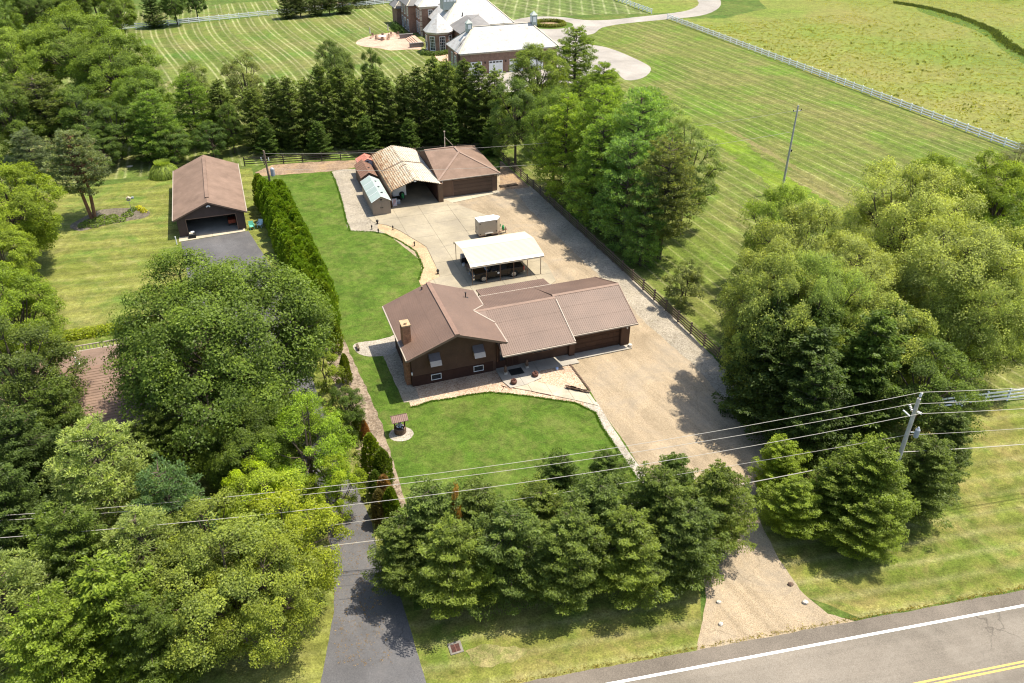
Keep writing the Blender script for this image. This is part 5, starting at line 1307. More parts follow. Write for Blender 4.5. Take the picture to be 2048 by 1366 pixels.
# bed with bird feeder
sheet('garden_bed', smooth(px((140,452), (165,436), (200,420), (245,416), (285,418), (300,425), (290,435), (255,442), (205,452), (160,462)), 3), .014, M_BED, .1, .3)
bf = thing('bird_feeder', 'tall bird feeder pole rising from the flower bed', 'bird feeder', (*G(265,428), 0), LOT)
MB().tube([(0,0,0),(0,0,1.9)], .03, 6).build('pole', M_POLE, bf); MB().box(-.25,.25,-.2,.2,1.9,1.95).build('tray', M_TRIMW, bf); MB().tube([(-.15,0,1.95),(-.15,0,2.2)], .09, 8).build('seed_tube', M_POLE, bf); MB().box(.35,.65,-.12,.12,2.1,2.3).tube([(0,0,2.0),(.5,0,2.2)], .02, 5).build('house_box', M_BLUEGREY, bf)
MB().prism([(-.3,2.2),(0,2.4),(.3,2.2)], 'y', -.25, .25).build('feeder_roof', M_BEIGE, bf)
# small stones and boulders near the back
sb = lot_thing('stepping_stone', 'flat pinkish stone lying on the grass beyond the ornamental grass clump', 'stone', *Q(*G(260,333))); MB().lathe([(.4,0),(.45,.06),(.3,.1)], 0, 0, 9).build('stone', M_ROCK, sb)
mbx = lot_thing('garden_bench', 'low wooden bench at the gravel patch left of the house', 'bench', *Q(*G(716,698)))
MB().box(-.12,.12,-.45,.45,.3,.36).build('seat', M_WOOD, mbx)
for y in (-.4,.32): MB().box(-.1,.1,y,y+.08,0,.3).build('leg', M_WOOD, mbx)
lg = lot_thing('timber_pile', 'weathered boards stacked beside the back garage by the rail fence', 'timber', 33.8, 100.6)
for k in range(5): 
    o = MB().box(0,2.6,-.07,.07,0,.1).build('board', M_WOOD, lg); o.location = (.1, k*.17, .02 + .1*(k % 2)); o.rotation_euler.z = RNG.uniform(-.08,.08)

# ------------------------------------------------------------------ vegetation
def nrm(a): return a / np.maximum(np.linalg.norm(a, axis=-1, keepdims=True), 1e-9)
def rv(n): return nrm(NR.normal(size=(n, 3)))
class Leaves:
    def __init__(self): self.V = []; self.T = []
    def add(self, C, D, N, l, w, tint):
        "rhombic leaf cards: centres, long axes, normals, length, width, tint"
        D = nrm(D); S = nrm(np.cross(D, N))
        l = np.asarray(l).reshape(-1, 1) if np.ndim(l) else l; w = np.asarray(w).reshape(-1, 1) if np.ndim(w) else w
        q = np.stack([C - D*l*.5, C + S*w*.5 + D*l*.05, C + D*l*.5, C - S*w*.5 + D*l*.05], 1)
        self.V.append(q.reshape(-1, 3)); self.T.append(np.repeat(np.clip(tint, 0, 1.3), 4))
    def mesh(self, name):
        V = np.concatenate(self.V).astype(np.float32); T = np.concatenate(self.T).astype(np.float32); n = len(V)//4
        me = bpy.data.meshes.new(name)
        me.vertices.add(len(V)); me.vertices.foreach_set('co', V.ravel())
        me.loops.add(len(V)); me.loops.foreach_set('vertex_index', np.arange(len(V), dtype=np.int32))
        me.polygons.add(n); me.polygons.foreach_set('loop_start', np.arange(0, len(V), 4, dtype=np.int32))
        try: me.polygons.foreach_set('loop_total', np.full(n, 4, dtype=np.int32))
        except Exception: pass
        at = me.attributes.new('tint', 'FLOAT', 'POINT'); at.data.foreach_set('value', T)
        me.materials.append(M_LEAF)
        me.update(calc_edges=True); me.validate()
        return me

def decid(R=5.0, H=13.0, base=.18, lobes=16, subs=13, per=130, leaf=.24, flat=.62, open_=0.0, seed=0, spiky=0.0, upright=.5):
    global NR
    NR = np.random.default_rng(seed); rr = random.Random(seed)
    L = Leaves(); tr = MB()
    hc = H*(1-base)/2; cz = H*base + hc
    C0 = np.array([0,0,cz])
    tr.tube([(0,0,-.1),(rr.uniform(-.2,.2),rr.uniform(-.2,.2),H*base*.8),(rr.uniform(-.4,.4),rr.uniform(-.4,.4),H*.5),(0,0,H*.8)], [H*.027,H*.021,H*.014,.04], 8)
    for i in range(lobes):
        u = (i+.5)/lobes; zz = 1 - 1.80*u; ph = i*2.39996 + rr.uniform(-.35,.35); rad = math.sqrt(max(0, 1-zz*zz))
        dr = np.array([rad*math.cos(ph), rad*math.sin(ph), zz])
        k = rr.uniform(.56,.78) * (1 + .38*noise.noise(Vector((dr[0]*1.6+seed, dr[1]*1.6, dr[2]*1.6))))
        if i == 0: k, dr = .66, np.array([0,0,1.0])
        lc = C0 + dr*np.array([R, R, hc])*k
        lr = R*rr.uniform(.22,.40) if i else R*.38
        lt = rr.uniform(-.10,.12)
        st = np.array([0,0,H*rr.uniform(.22,.5)])
        mid = (st + lc)/2 + np.array([0,0,-.06*H*rr.random()])
        tr.tube([tuple(st), tuple(mid), tuple(lc), tuple(lc + dr*lr*.5)], [H*.010,H*.007,H*.004,.02], 5)
        m = int(subs*rr.uniform(.8,1.2))
        d2 = nrm(rv(m) + dr*.55 + np.array([0,0,.45]))
        sc = lc + d2*lr*NR.uniform(.55,1.0,(m,1))*np.array([1,1,.85])
        for j in range(m):
            if rr.random() < open_: continue
            n = int(per*rr.uniform(.7,1.3)); cr = rr.uniform(.09,.16)*R*.85 + .12
            g = NR.normal(size=(n,3)); g = nrm(g)*NR.uniform(.25,1,(n,1))**.5
            g[:,2] = np.where(g[:,2] < -.2, -g[:,2]*.6, g[:,2])
            g[:,2] *= flat
            if spiky: g[:,2] += spiky*NR.random(n)*(1-np.hypot(g[:,0], g[:,1]))
            P = sc[j] + g*cr
            out = nrm(P - C0)
            N = nrm(out*.45 + nrm(g)*.35 + np.array([0,0,upright]) + rv(n)*.62)
            D = np.cross(N, rv(n))
            ct = lt + rr.uniform(-.18,.22)
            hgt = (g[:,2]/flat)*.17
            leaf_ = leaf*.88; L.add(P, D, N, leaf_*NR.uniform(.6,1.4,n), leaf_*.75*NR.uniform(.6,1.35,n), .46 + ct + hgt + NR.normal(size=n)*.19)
            if j % 3 == 0: tr.tube([tuple(lc), tuple(sc[j])], [.035,.012], 4, False)
    return L.mesh('crown'), tr.mesh('trunk', M_BARK)

def spruce(R=3.0, H=11.0, seed=0, droop=.25, dens=1.0, shape=.85, base=.02, fluff=1.0, ragged=.25, card=1.0):
    """whorled limbs, each a drooping spray of small needle cards with a lighter tuft at its end"""
    global NR
    NR = np.random.default_rng(seed); rr = random.Random(seed); L = Leaves(); tr = MB()
    tr.tube([(0,0,-.1),(0,0,H*.5),(0,0,H*.97)], [H*.018,H*.011,.02], 7)
    z = H*base + .2; ang = 0; side = [rr.uniform(.74,1.16) for _ in range(9)]
    while z < H*.975:
        f = z/H; ff = (f-base)/(1-base); rmax = R*((1-ff)**shape)*(.70+.30*min(1, ff*5)) + .12
        nb = max(4, int((6 + 3*(1-f))*dens))
        for b in range(nb):
            ang += 2*math.pi/nb + rr.uniform(-.3,.3)
            r = rmax*rr.uniform(1-ragged*1.3,1+ragged*.55)*side[int((ang % 6.283)/6.283*9) % 9]
            zz = z + rr.uniform(-.3,.3)
            dx, dy = math.cos(ang), math.sin(ang)
            rise = .20*f - droop*(1-f) + rr.uniform(-.06,.06)
            n = max(4, int(r/.16))
            us = np.linspace(.22, 1, n)
            cx = r*us; cz = zz + r*(rise*us + .25*us**3*(1 if r > 1 else .4))
            bt = rr.uniform(-.17,.19)
            if b % 3 == 0: tr.tube([(0,0,zz),(dx*r*.85,dy*r*.85,zz + r*(rise*.85+.1))], [.03,.01], 4, False)
            k = int(6*fluff)
            wdt = (.24*r + .20)*np.sin(np.pi*np.clip(us*.80+.12, 0, 1))**.7
            idx = np.repeat(np.arange(n), k*2); m = len(idx)
            lat = NR.uniform(-1, 1, m)*wdt[idx]
            P = np.stack([dx*cx[idx] - dy*lat, dy*cx[idx] + dx*lat, cz[idx] - np.abs(lat)*.30 - .10*NR.random(m)*(NR.random(m) < .5) + NR.normal(size=m)*.06], 1)
            D = np.stack([dx*.8 - dy*np.sign(lat)*.75, dy*.8 + dx*np.sign(lat)*.75, np.full(m, -.05)], 1) + NR.normal(size=(m,3))*.38
            N = nrm(np.array([dx*.25,dy*.25,1]) + NR.normal(size=(m,3))*.6)
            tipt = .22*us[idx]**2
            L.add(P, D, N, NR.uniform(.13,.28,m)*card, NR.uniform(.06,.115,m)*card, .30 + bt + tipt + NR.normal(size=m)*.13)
            # the full outer end of the limb
            m = int(16*fluff); g = nrm(NR.normal(size=(m,3)))*NR.uniform(.3,1,(m,1)); P = np.array([dx*r*.93, dy*r*.93, cz[-1]-.02]) + g*np.array([.34,.34,.17])*(.6+.2*r)
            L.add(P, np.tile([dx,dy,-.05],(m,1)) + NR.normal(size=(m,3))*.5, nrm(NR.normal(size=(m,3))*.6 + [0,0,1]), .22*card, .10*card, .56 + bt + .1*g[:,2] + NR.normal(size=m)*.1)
        z += (.34 + .10*(1-f)) / dens
    m = 30; P = np.stack([NR.normal(size=m)*.06, NR.normal(size=m)*.06, H*NR.uniform(.95,1.02,m)], 1)
    L.add(P, np.array([0,0,1]) + NR.normal(size=(m,3))*.5, rv(m), .26, .09, .55 + NR.normal(size=m)*.1)
    return L.mesh('crown'), tr.mesh('trunk', M_BARK)

def pine(R=4.0, H=12.0, seed=0, base=.1, tiers=11, shape=.55, tuft=.42, per=44, bare=0.0, bark=None, leaders=1, dens=1.0):
    "soft pine: whorled limbs carrying round needle tufts"
    global NR
    NR = np.random.default_rng(seed); rr = random.Random(seed); L = Leaves(); tr = MB()
    for q in range(leaders):
        ox = (q - (leaders-1)/2)*.5
        tr.tube([(ox*.6,0,-.1),(ox*1.5,.05,H*.3),(ox*1.6,0,H*.65),(ox,0,H*.96)], [H*.02,H*.017,H*.011,.03], 8)
    ang = 0
    for ti in range(tiers):
        f = base + (1-base)*(ti+.5)/tiers; z = H*f
        rm = R*min(1, ((1-f)**shape)*1.12)*min(1, .65 + 2.2*(f-base))
        nb = int(rr.choice((6,7,8))*dens)
        for b in range(nb):
            if rr.random() < bare*.5: continue
            ang += 2*math.pi/nb + rr.uniform(-.3,.3); r = rm*rr.uniform(.66,1.12); dx, dy = math.cos(ang), math.sin(ang)
            zz = z + rr.uniform(-.35,.35); rise = .10 + .35*f
            tip = (dx*r, dy*r, zz + r*rise)
            tr.tube([(0,0,zz), (dx*r*.5,dy*r*.5,zz+r*rise*.35), tip], [.07,.045,.015], 4, False)
            nt = max(3, int(r*3.4)); bt = rr.uniform(-.13,.15)
            for k in range(nt):
                u = 1 - .68*(k/nt)**1.1; lat = rr.uniform(-.42,.42)*r*(.25+.75*(1-abs(u-.7))); 
                c = np.array([dx*r*u - dy*lat, dy*r*u + dx*lat, zz + r*rise*u**1.5 + rr.uniform(-.1,.2)])
                m = int(per*rr.uniform(.7,1.3)); ts = tuft*rr.uniform(.75,1.35)
                d = nrm(NR.normal(size=(m,3)) + np.array([dx*.5,dy*.5,.55]))
                P = c + d*ts*NR.uniform(.3,1,(m,1))*np.array([1,1,.62])
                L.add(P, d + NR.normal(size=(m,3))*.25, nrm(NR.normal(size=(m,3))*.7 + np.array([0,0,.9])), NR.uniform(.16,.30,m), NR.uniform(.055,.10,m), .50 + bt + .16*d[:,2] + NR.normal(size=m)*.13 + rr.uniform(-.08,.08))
    return L.mesh('crown'), tr.mesh('trunk', bark or M_BARK)

def arbor(R=.95, H=4.3, seed=0, n=2600, dead=False):
    global NR
    NR = np.random.default_rng(seed); L = Leaves(); tr = MB(); tr.tube([(0,0,-.05),(0,0,H*.8)], [.07,.02], 6)
    u = NR.random(n)**.8; z = H*(.03 + .97*u); prof = R*np.sqrt(np.clip(1-u**1.7, 0, 1))*(.75+.25*np.clip(u*5,0,1))
    a = NR.random(n)*2*np.pi; lob = 1 + .13*np.sin(a*3 + u*7 + seed) + .08*np.sin(a*7 - u*19)
    r = prof*lob*NR.uniform(.70,1.04,n)
    P = np.stack([r*np.cos(a), r*np.sin(a), z], 1)
    out = np.stack([np.cos(a), np.sin(a), np.zeros(n)], 1)
    D = out*.45 + np.array([0,0,1.0]) + NR.normal(size=(n,3))*.3; N = nrm(out*.6 + rv(n)*.6)
    cl = .12*np.sin(a*5 + z*3.1 + seed)
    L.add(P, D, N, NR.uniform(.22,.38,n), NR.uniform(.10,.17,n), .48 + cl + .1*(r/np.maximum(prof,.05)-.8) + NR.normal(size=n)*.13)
    return L.mesh('crown'), tr.mesh('trunk', M_BARK)

P_ = {
 'maple0': decid(6.5,14,.05,36,20,135,.19,.95,0,1,0,.35), 'maple1': decid(6.0,13,.05,32,18,120,.19,.95,.03,2,0,.35), 'maple2': decid(5.0,12,.03,26,15,115,.18,.95,.03,3,.2,.35),
 'oak': decid(8.6,16,.06,46,24,150,.20,.85,0,4,.15,.45), 'silver0': decid(7.5,14,.04,40,22,130,.18,.85,.04,5,.7,.5), 'silver1': decid(6.0,12,.05,32,18,120,.18,.85,.04,6,.7,.5),
 'birch0': decid(5.0,11,.06,22,16,120,.15,.9,.12,7,.2,.35), 'birch1': decid(4.2,10,.05,18,14,110,.15,.95,.12,8,.3,.35), 'linden': decid(5.5,12,.03,30,15,115,.18,.9,.03,9),
 'shrub0': decid(2.0,3.6,.0,10,9,80,.13,.9,.05,10), 'shrub1': decid(1.4,2.0,.0,8,8,70,.12,.8,.05,12), 'grey': decid(4.2,12,.04,28,15,105,.15,.95,.06,13),
 'spruce0': spruce(3.5,10,21,.14,1.15,.46,.15,1.75,.34,.82), 'spruce1': spruce(3.3,9.6,22,.18,1.15,.48,.12,1.75,.38,.82), 'spruce4': spruce(3.4,10.4,25,.12,1.1,.52,.17,1.75,.36,.82),
 'spruce2': spruce(2.8,10,23,.22,1.05,.52,.03,1.3,.36,.9), 'spruce3': spruce(2.6,11,24,.26,1.05,.55,.03,1.3,.38,.9),
 'pine0': pine(4.2,13,31,.03,15,.46,.46,50), 'pine1': pine(3.8,12,32,.04,14,.46,.46,48), 'pine2': pine(3.4,10,33,.02,12,.46,.42,44),
 'scots': pine(3.6,9.5,41,.32,11,.40,.36,46,.12,M_BARKP,2,1.3), 'olive': pine(3.6,12,42,.22,16,.35,.34,34,.15,M_BARK,1,1.3),
 'arb0': arbor(seed=51), 'arb1': arbor(.85,4.5,seed=52), 'arb2': arbor(1.0,4.0,seed=53),
}
DIM = {'maple0':(6.5,14),'maple1':(6,13),'maple2':(5,12),'oak':(8.6,16),'silver0':(7.5,14),'silver1':(6,12),'birch0':(5,11),'birch1':(4.2,10),'linden':(5.5,12),'shrub0':(2,3.6),'shrub1':(1.4,2),
 'grey':(4.2,12),'spruce0':(3.5,10),'spruce1':(3.3,9.6),'spruce4':(3.4,10.4),'spruce2':(2.8,10),'spruce3':(2.5,11),'pine0':(4.2,13),'pine1':(3.8,12),'pine2':(3.4,10),'scots':(3.6,9.5),'olive':(3.6,12),'arb0':(.95,4.3),'arb1':(.85,4.5),'arb2':(1,4)}
TREE_N = [0]
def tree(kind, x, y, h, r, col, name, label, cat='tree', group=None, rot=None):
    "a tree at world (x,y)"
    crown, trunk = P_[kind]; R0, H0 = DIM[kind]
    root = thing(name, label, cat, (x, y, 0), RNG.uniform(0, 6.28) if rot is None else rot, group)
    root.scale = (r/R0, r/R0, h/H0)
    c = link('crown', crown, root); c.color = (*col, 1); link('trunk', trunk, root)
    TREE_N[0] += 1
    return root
def treep(kind, cx, cy, h, r, col, name, label, cat='tree', group=None, zf=.55, rot=None):
    "a tree whose crown centre is seen at pixel (cx, cy)"
    x, y = G(cx, cy, h*zf); return tree(kind, x, y, h, r, col, name, label, cat, group, rot)

OAKG = (.056,.092,.020); MAPG = (.085,.135,.020); YELG = (.105,.155,.020); LIMG = (.095,.160,.018); BIRG = (.094,.130,.034); SILG = (.140,.180,.060); DKG = (.040,.070,.016)
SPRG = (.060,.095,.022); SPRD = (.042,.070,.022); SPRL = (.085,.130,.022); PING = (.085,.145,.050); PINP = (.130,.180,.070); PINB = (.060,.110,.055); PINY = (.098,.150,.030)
SCOT = (.080,.108,.068); OLIV = (.078,.100,.042); ARBG = (.080,.140,.014); GREYG = (.075,.098,.034); LAWNB = (.09,.14,.02)

# left foreground
treep('oak', 442, 705, 15.5, 8.3, OAKG, 'oak_tree', 'largest broad dark green tree covering the neighbour\'s drive and house')
treep('linden', 38, 752, 12, 4.7, DKG and (.055,.085,.022), 'linden_tree', 'dense dull green tree at the left edge, below the open lawn')
treep('maple1', 30, 640, 11, 4.2, MAPG, 'maple_tree', 'green tree at the left edge just above the dull green one')
treep('spruce0', 330, 905, 8.5, 3.0, (.055,.085,.02), 'spruce_tree', 'olive green spruce at the lower left foot of the largest tree')
treep('spruce1', 60, 940, 11, 3.6, SPRD, 'spruce_tree', 'dark spruce at the left edge above the pole wires')
treep('spruce1', 130, 870, 10, 3.0, SPRG, 'spruce_tree', 'green spruce between the dull left tree and the pale pine')
treep('spruce0', 30, 1050, 10, 3.4, SPRD, 'spruce_tree', 'dark spruce at the left edge, crossed by the wires')
treep('pine0', 215, 975, 11, 4.0, PINP, 'white_pine', 'pale grey-green pine with feathery tufts left of the birches, crossed by wires')
treep('pine2', 345, 1035, 9, 3.0, PINB, 'white_pine', 'bluish pine immediately right of the pale feathery pine')
treep('pine1', 300, 1130, 8.5, 3.3, PINP, 'white_pine', 'pale pine below the bluish pine')
treep('pine1', 25, 1235, 10, 3.4, PINP, 'white_pine', 'pale pine in the lower left corner')
treep('spruce0', 165, 1130, 9.5, 3.3, SPRG, 'spruce_tree', 'green spruce between the two pale pines at lower left')
treep('spruce2', 225, 1235, 10, 3.4, SPRL, 'spruce_tree', 'yellow-green spruce near the bottom edge, left of the willowy birch')
treep('spruce0', 120, 1310, 9, 3.3, SPRL, 'spruce_tree', 'yellow-green spruce at the bottom edge near the left corner')
treep('spruce1', 300, 1290, 8, 2.6, SPRG, 'spruce_tree', 'green spruce at the bottom edge beside the willowy birch')
treep('birch0', 462, 1170, 9.0, 4.7, BIRG, 'birch_tree', 'yellowish willowy birch overhanging the bottom left of the asphalt drive')
treep('birch1', 575, 1085, 9.0, 3.6, (.125,.165,.018), 'birch_tree', 'bright green birch leaning over the asphalt drive, middle of the clump')
treep('birch0', 618, 900, 9, 3.7, LIMG, 'birch_tree', 'lime green birch beside the lower right of the largest tree')
treep('birch1', 420, 1090, 8.5, 3.3, BIRG, 'birch_tree', 'olive yellow birch left of the bright green one')
treep('maple2', 520, 985, 6.5, 2.6, (.14,.21,.01), 'young_maple', 'very bright lime young tree below the largest tree')
treep('birch1', 668, 975, 6.5, 2.1, (.12,.175,.015), 'birch_tree', 'light green birch touching the row of dying evergreens')
treep('maple2', 690, 820, 5, 1.8, DKG, 'maple_tree', 'small dark leafy tree between the largest tree and the mulch strip')
treep('shrub0', 650, 740, 4.5, 1.8, (.09,.13,.02), 'shrub', 'leafy shrub at the right foot of the largest tree', 'shrub')
treep('maple2', 640, 640, 4.0, 1.4, MAPG, 'maple_tree', 'thin green tree between the largest tree and the arborvitae row')

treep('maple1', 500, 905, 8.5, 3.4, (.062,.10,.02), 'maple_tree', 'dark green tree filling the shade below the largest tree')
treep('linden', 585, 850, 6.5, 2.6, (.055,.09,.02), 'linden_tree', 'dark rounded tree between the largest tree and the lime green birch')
treep('birch1', 540, 1025, 8, 3.2, (.11,.16,.022), 'birch_tree', 'bright birch at the centre of the lower left clump, under the wires')
treep('birch1', 395, 1215, 7.5, 3.4, BIRG, 'birch_tree', 'olive yellow birch at the bottom left of the willowy birch')
treep('birch0', 540, 1195, 8.5, 3.6, (.112,.15,.03), 'birch_tree', 'feathery birch nearest the dry grass by the asphalt drive')
# spruce screen along the road
screen = [(800,1110,8.5,2.6),(855,1060,9.6,3.1),(905,1130,8.6,2.9),(960,1055,9.2,3.0),(1020,1110,9.2,3.1),(1085,1045,8.8,3.0),(1140,1110,9.2,3.1),(1195,1050,9.0,3.0),(1255,1105,9.2,3.1),
          (1310,1040,9.6,3.1),(1370,1085,9.6,3.1),(1430,1020,9.6,2.9),(1120,985,7.5,2.2),(1215,960,7.0,2.1),(1340,985,8.0,2.3)]
slabels = ['spruce at the left end of the roadside screen, over the asphalt drive', 'second spruce from the left in the roadside screen', 'spruce with low pale branches in the left part of the roadside screen', 'spruce beside the browning tip in the roadside screen',
 'spruce in the left middle of the roadside screen', 'back spruce in the middle of the roadside screen', 'front spruce in the middle of the roadside screen', 'back spruce right of the middle of the roadside screen',
 'front spruce right of the middle of the roadside screen', 'tall back spruce where the screen meets the tan gravel', 'tall front spruce near the right end of the screen', 'rightmost spruce of the roadside screen by the gravel mouth',
 'small dark spruce poking over the front lawn behind the screen', 'small dark spruce at the lawn corner behind the screen', 'dark pointed spruce between screen and tan drive']
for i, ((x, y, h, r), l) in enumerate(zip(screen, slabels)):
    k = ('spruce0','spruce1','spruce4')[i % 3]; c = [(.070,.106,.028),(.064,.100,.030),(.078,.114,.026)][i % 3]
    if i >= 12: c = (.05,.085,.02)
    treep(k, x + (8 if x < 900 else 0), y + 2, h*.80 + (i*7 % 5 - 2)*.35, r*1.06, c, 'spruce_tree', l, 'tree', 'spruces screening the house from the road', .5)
treep('shrub1', 912, 1000, 7.6, .6, (.20,.13,.045), 'dead_spruce_top', 'small browning spruce tip in the roadside screen', 'tree', None, .9)
# right of the gravel mouth
treep('spruce1', 1560, 935, 5.6, 2.4, (.105,.155,.020), 'spruce_tree', 'bright yellow-green spruce right beside the gravel mouth')
treep('spruce4', 1585, 1010, 5.2, 2.5, (.090,.135,.022), 'spruce_tree', 'light green spruce in front of the yellow-green one')
treep('spruce1', 1665, 985, 6.6, 2.7, (.08,.12,.024), 'spruce_tree', 'mid green spruce left of the largest roadside spruce')
treep('spruce0', 1738, 975, 8.0, 3.5, (.085,.128,.024), 'spruce_tree', 'largest light green spruce just below the utility pole')
treep('spruce4', 1735, 1045, 5.4, 2.7, (.08,.12,.022), 'spruce_tree', 'low green spruce casting its shadow on the verge')
treep('spruce1', 1850, 950, 6.8, 3.0, (.06,.09,.024), 'spruce_tree', 'dark feathery spruce right of the utility pole')
treep('spruce2', 1895, 890, 7, 2.6, (.050,.078,.024), 'spruce_tree', 'dark spruce in front of the short white fence')
# dark spruces under the silver maples
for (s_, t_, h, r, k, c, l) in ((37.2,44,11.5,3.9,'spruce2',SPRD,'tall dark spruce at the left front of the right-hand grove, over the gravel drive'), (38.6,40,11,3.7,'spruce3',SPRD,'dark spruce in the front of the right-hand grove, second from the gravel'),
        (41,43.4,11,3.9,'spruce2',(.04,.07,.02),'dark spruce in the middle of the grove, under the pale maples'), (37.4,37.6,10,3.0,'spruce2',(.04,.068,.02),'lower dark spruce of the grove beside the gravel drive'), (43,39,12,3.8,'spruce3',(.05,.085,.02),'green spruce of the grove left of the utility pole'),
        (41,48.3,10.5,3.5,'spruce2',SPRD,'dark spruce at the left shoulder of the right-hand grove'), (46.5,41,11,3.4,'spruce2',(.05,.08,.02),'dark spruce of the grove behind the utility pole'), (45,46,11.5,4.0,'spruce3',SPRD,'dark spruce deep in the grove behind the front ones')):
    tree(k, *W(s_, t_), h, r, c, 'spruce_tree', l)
treep('linden', 1510, 640, 7, 3.0, (.035,.07,.018), 'linden_tree', 'round dark green tree on the lawn at the left tip of the right-hand grove')
for (x, y, h, r, k, c, l) in ((1545,655,14.0,4.4,'silver1',(.115,.155,.048),'leafy maple directly over the dark spruces beside the gravel drive'), (1535,610,13.5,4.2,'silver1',SILG,'pale maple leaning out over the dark spruces toward the gravel drive'), (1625,650,13.5,4.4,'silver0',(.105,.155,.045),'pale maple above the dark spruces, left of the utility pole'), (1600,535,14,5.0,'silver1',SILG,'pale yellow-green maple on the left side of the right-hand grove'), (1555,470,12,4.0,'silver1',(.11,.165,.035),'pale maple branch crown reaching over the striped lawn, farthest left'),
        (1690,600,12,5.2,'silver0',SILG,'pale maple in the middle of the right-hand grove'), (1800,475,15,6.8,'silver0',(.145,.185,.062),'tallest pale maple at the top of the right-hand grove'),
        (1905,590,14,6.8,'silver0',SILG,'broad pale maple right of the middle of the grove'), (1750,700,11,5.0,'silver1',(.12,.16,.045),'pale maple low in the grove above the utility pole'), (1935,650,12,5.0,'silver0',(.11,.155,.042),'green maple at the right edge above the white fence'),
        (1990,420,12,5.2,'maple0',(.10,.15,.02),'yellowish maple at the right edge, highest up'), (1870,395,11,4.6,'maple1',(.10,.15,.022),'yellow-green maple behind the tallest pale maple'), (2075,520,13,5.6,'maple0',(.07,.115,.02),'dark green maple cut by the right edge of the photo'),
        (2030,340,8,3.2,'grey',(.11,.13,.075),'pale grey-green tree at the right edge by the white fence'), (1850,780,10,4.2,'linden',(.055,.09,.022),'dark leafy tree behind the utility pole')):
    treep(k, x, y, h, r, c, 'maple_tree' if k != 'grey' else 'willow_tree', l)

# pines and trees along the right fence
def treel(kind, s_, t_, h, r, col, name, label, cat='tree', group=None, rot=None): return tree(kind, *W(s_, t_), h, r, col, name, label, cat, group, rot)
for (s_, t_, h, r, k, c, n, l) in ((40.4,93,14,4.0,'pine1',PINY,'white_pine','yellow-green pine leaning toward the back garage'), (42.8,88.5,16,4.6,'pine0',(.095,.15,.035),'white_pine','bright green pine behind the yellow-green one'),
        (41.0,83.5,14,4.3,'pine1',(.08,.135,.035),'white_pine','green pine in the middle of the group, against the rail fence'), (44.8,82,17,5.2,'pine0',PING,'white_pine','biggest blue-green pine along the right fence'),
        (41.6,77.5,13.5,4.3,'pine2',(.066,.12,.042),'white_pine','dark blue-green pine in front of the biggest pine'), (49,87,15.5,4.7,'pine0',(.085,.14,.055),'white_pine','blue-green pine on the lawn side at the top of the group'),
        (53,91,13.5,4.2,'grey',(.085,.12,.045),'elm_tree','dull green leafy tree on the lawn side of the pines'), (50.5,79.5,14,3.9,'grey',(.078,.115,.04),'elm_tree','slim green leafy tree at the right rim of the pine group'),
        (44.2,73.3,14,4.2,'olive',OLIV,'scots_pine','olive grey pine with bare trunk beside the rail fence'), (41.4,72.6,10,3.0,'pine2',(.055,.10,.034),'white_pine','small dark pine at the foot of the olive grey one'),
        (40.8,98,13.5,4.2,'maple1',(.065,.105,.026),'maple_tree','dark leafy tree between the corner of the lot and the pines'), (47,94,14,4.2,'pine1',(.09,.145,.036),'white_pine','green pine at the back of the group, toward the estate')):
    treel(k, s_, t_, h, r, tuple(q*1.28 for q in c), n, l)
treep('shrub0', 1365, 572, 4.8, 2.2, (.085,.11,.045), 'shrub', 'round grey-green bushy tree standing alone beyond the rail fence', 'tree')
treep('birch1', 1375, 555, 5.4, 1.7, (.08,.11,.045), 'shrub', 'thin upright bush rising out of the round grey-green one', 'tree')
for (x, y, h, r, k, c, l) in ((1075,160,13,4.6,'maple1',(.085,.125,.030),'leafy green tree in front of the estate garage wing, nearest the fence corner'), (1150,130,13.5,4.4,'pine0',(.095,.145,.04),'tall light green pine right of the estate garage'),
        (1030,235,13,3.8,'maple2',(.06,.1,.03),'dark leafy tree at the back corner of the lot'), (1110,235,10,3.4,'maple1',(.06,.1,.025),'leafy tree between the corner trees and the pines'), (1205,185,10,3.6,'pine1',(.095,.15,.03),'green pine in front of the estate drive apron'), (1160,215,10,3,'pine1',(.08,.13,.03),'green pine filling the gap above the yellow-green pine')):
    treep(k, x, y, h, r*1.1, c, 'maple_tree' if 'maple' in k else 'white_pine', l)

# spruce wall behind the lot
ORD = ['first','second','third','fourth','fifth','sixth','seventh','eighth','ninth','tenth','eleventh','twelfth','thirteenth','fourteenth','fifteenth','sixteenth']
wall_xy = [(452,292,9.5),(520,296,9.5),(560,297,10),(592,296,10.5),(622,294,10),(655,292,12),(690,292,11.5),(722,290,10.5),(752,290,11),(783,289,10),(812,288,10.5),(842,288,11.5),(872,287,12.5),(900,287,12.8),(932,288,12.2),(960,290,12.2),(990,294,11.5)]
for i, (x, y, h) in enumerate(wall_xy):
    gx, gy = G(x, y); gy -= -1.5 + (i % 2)*1.6
    tree(('spruce3','spruce2','spruce3')[i % 3], gx, gy, h*1.05, 3.4, [(.070,.104,.030),(.084,.122,.034),(.062,.094,.027)][i % 3], 'spruce_tree', ('%s spruce from the left in the dense dark row behind the back fence' % ORD[i]) if i < 16 else 'rightmost spruce of the dense dark row behind the back fence', 'tree', 'spruces in the row behind the back fence')
for i, (x, y, h, r) in enumerate(((540,310,6,2),(640,312,5.5,2),(735,305,6,2),(820,305,5.5,1.9),(905,300,6.5,2),(985,310,6,2.2))):
    gx, gy = G(x, y); tree('spruce2', gx, gy, h, r, (.045,.08,.02), 'spruce_tree', '%s low green spruce from the left, between the dense row and the back fence' % ORD[i], 'tree', 'low spruces in front of the back row')
treep('grey', 490, 175, 12.5, 3.7, GREYG, 'elm_tree', 'dull grey-green leafy tree with bare trunk behind the tan garage roof')
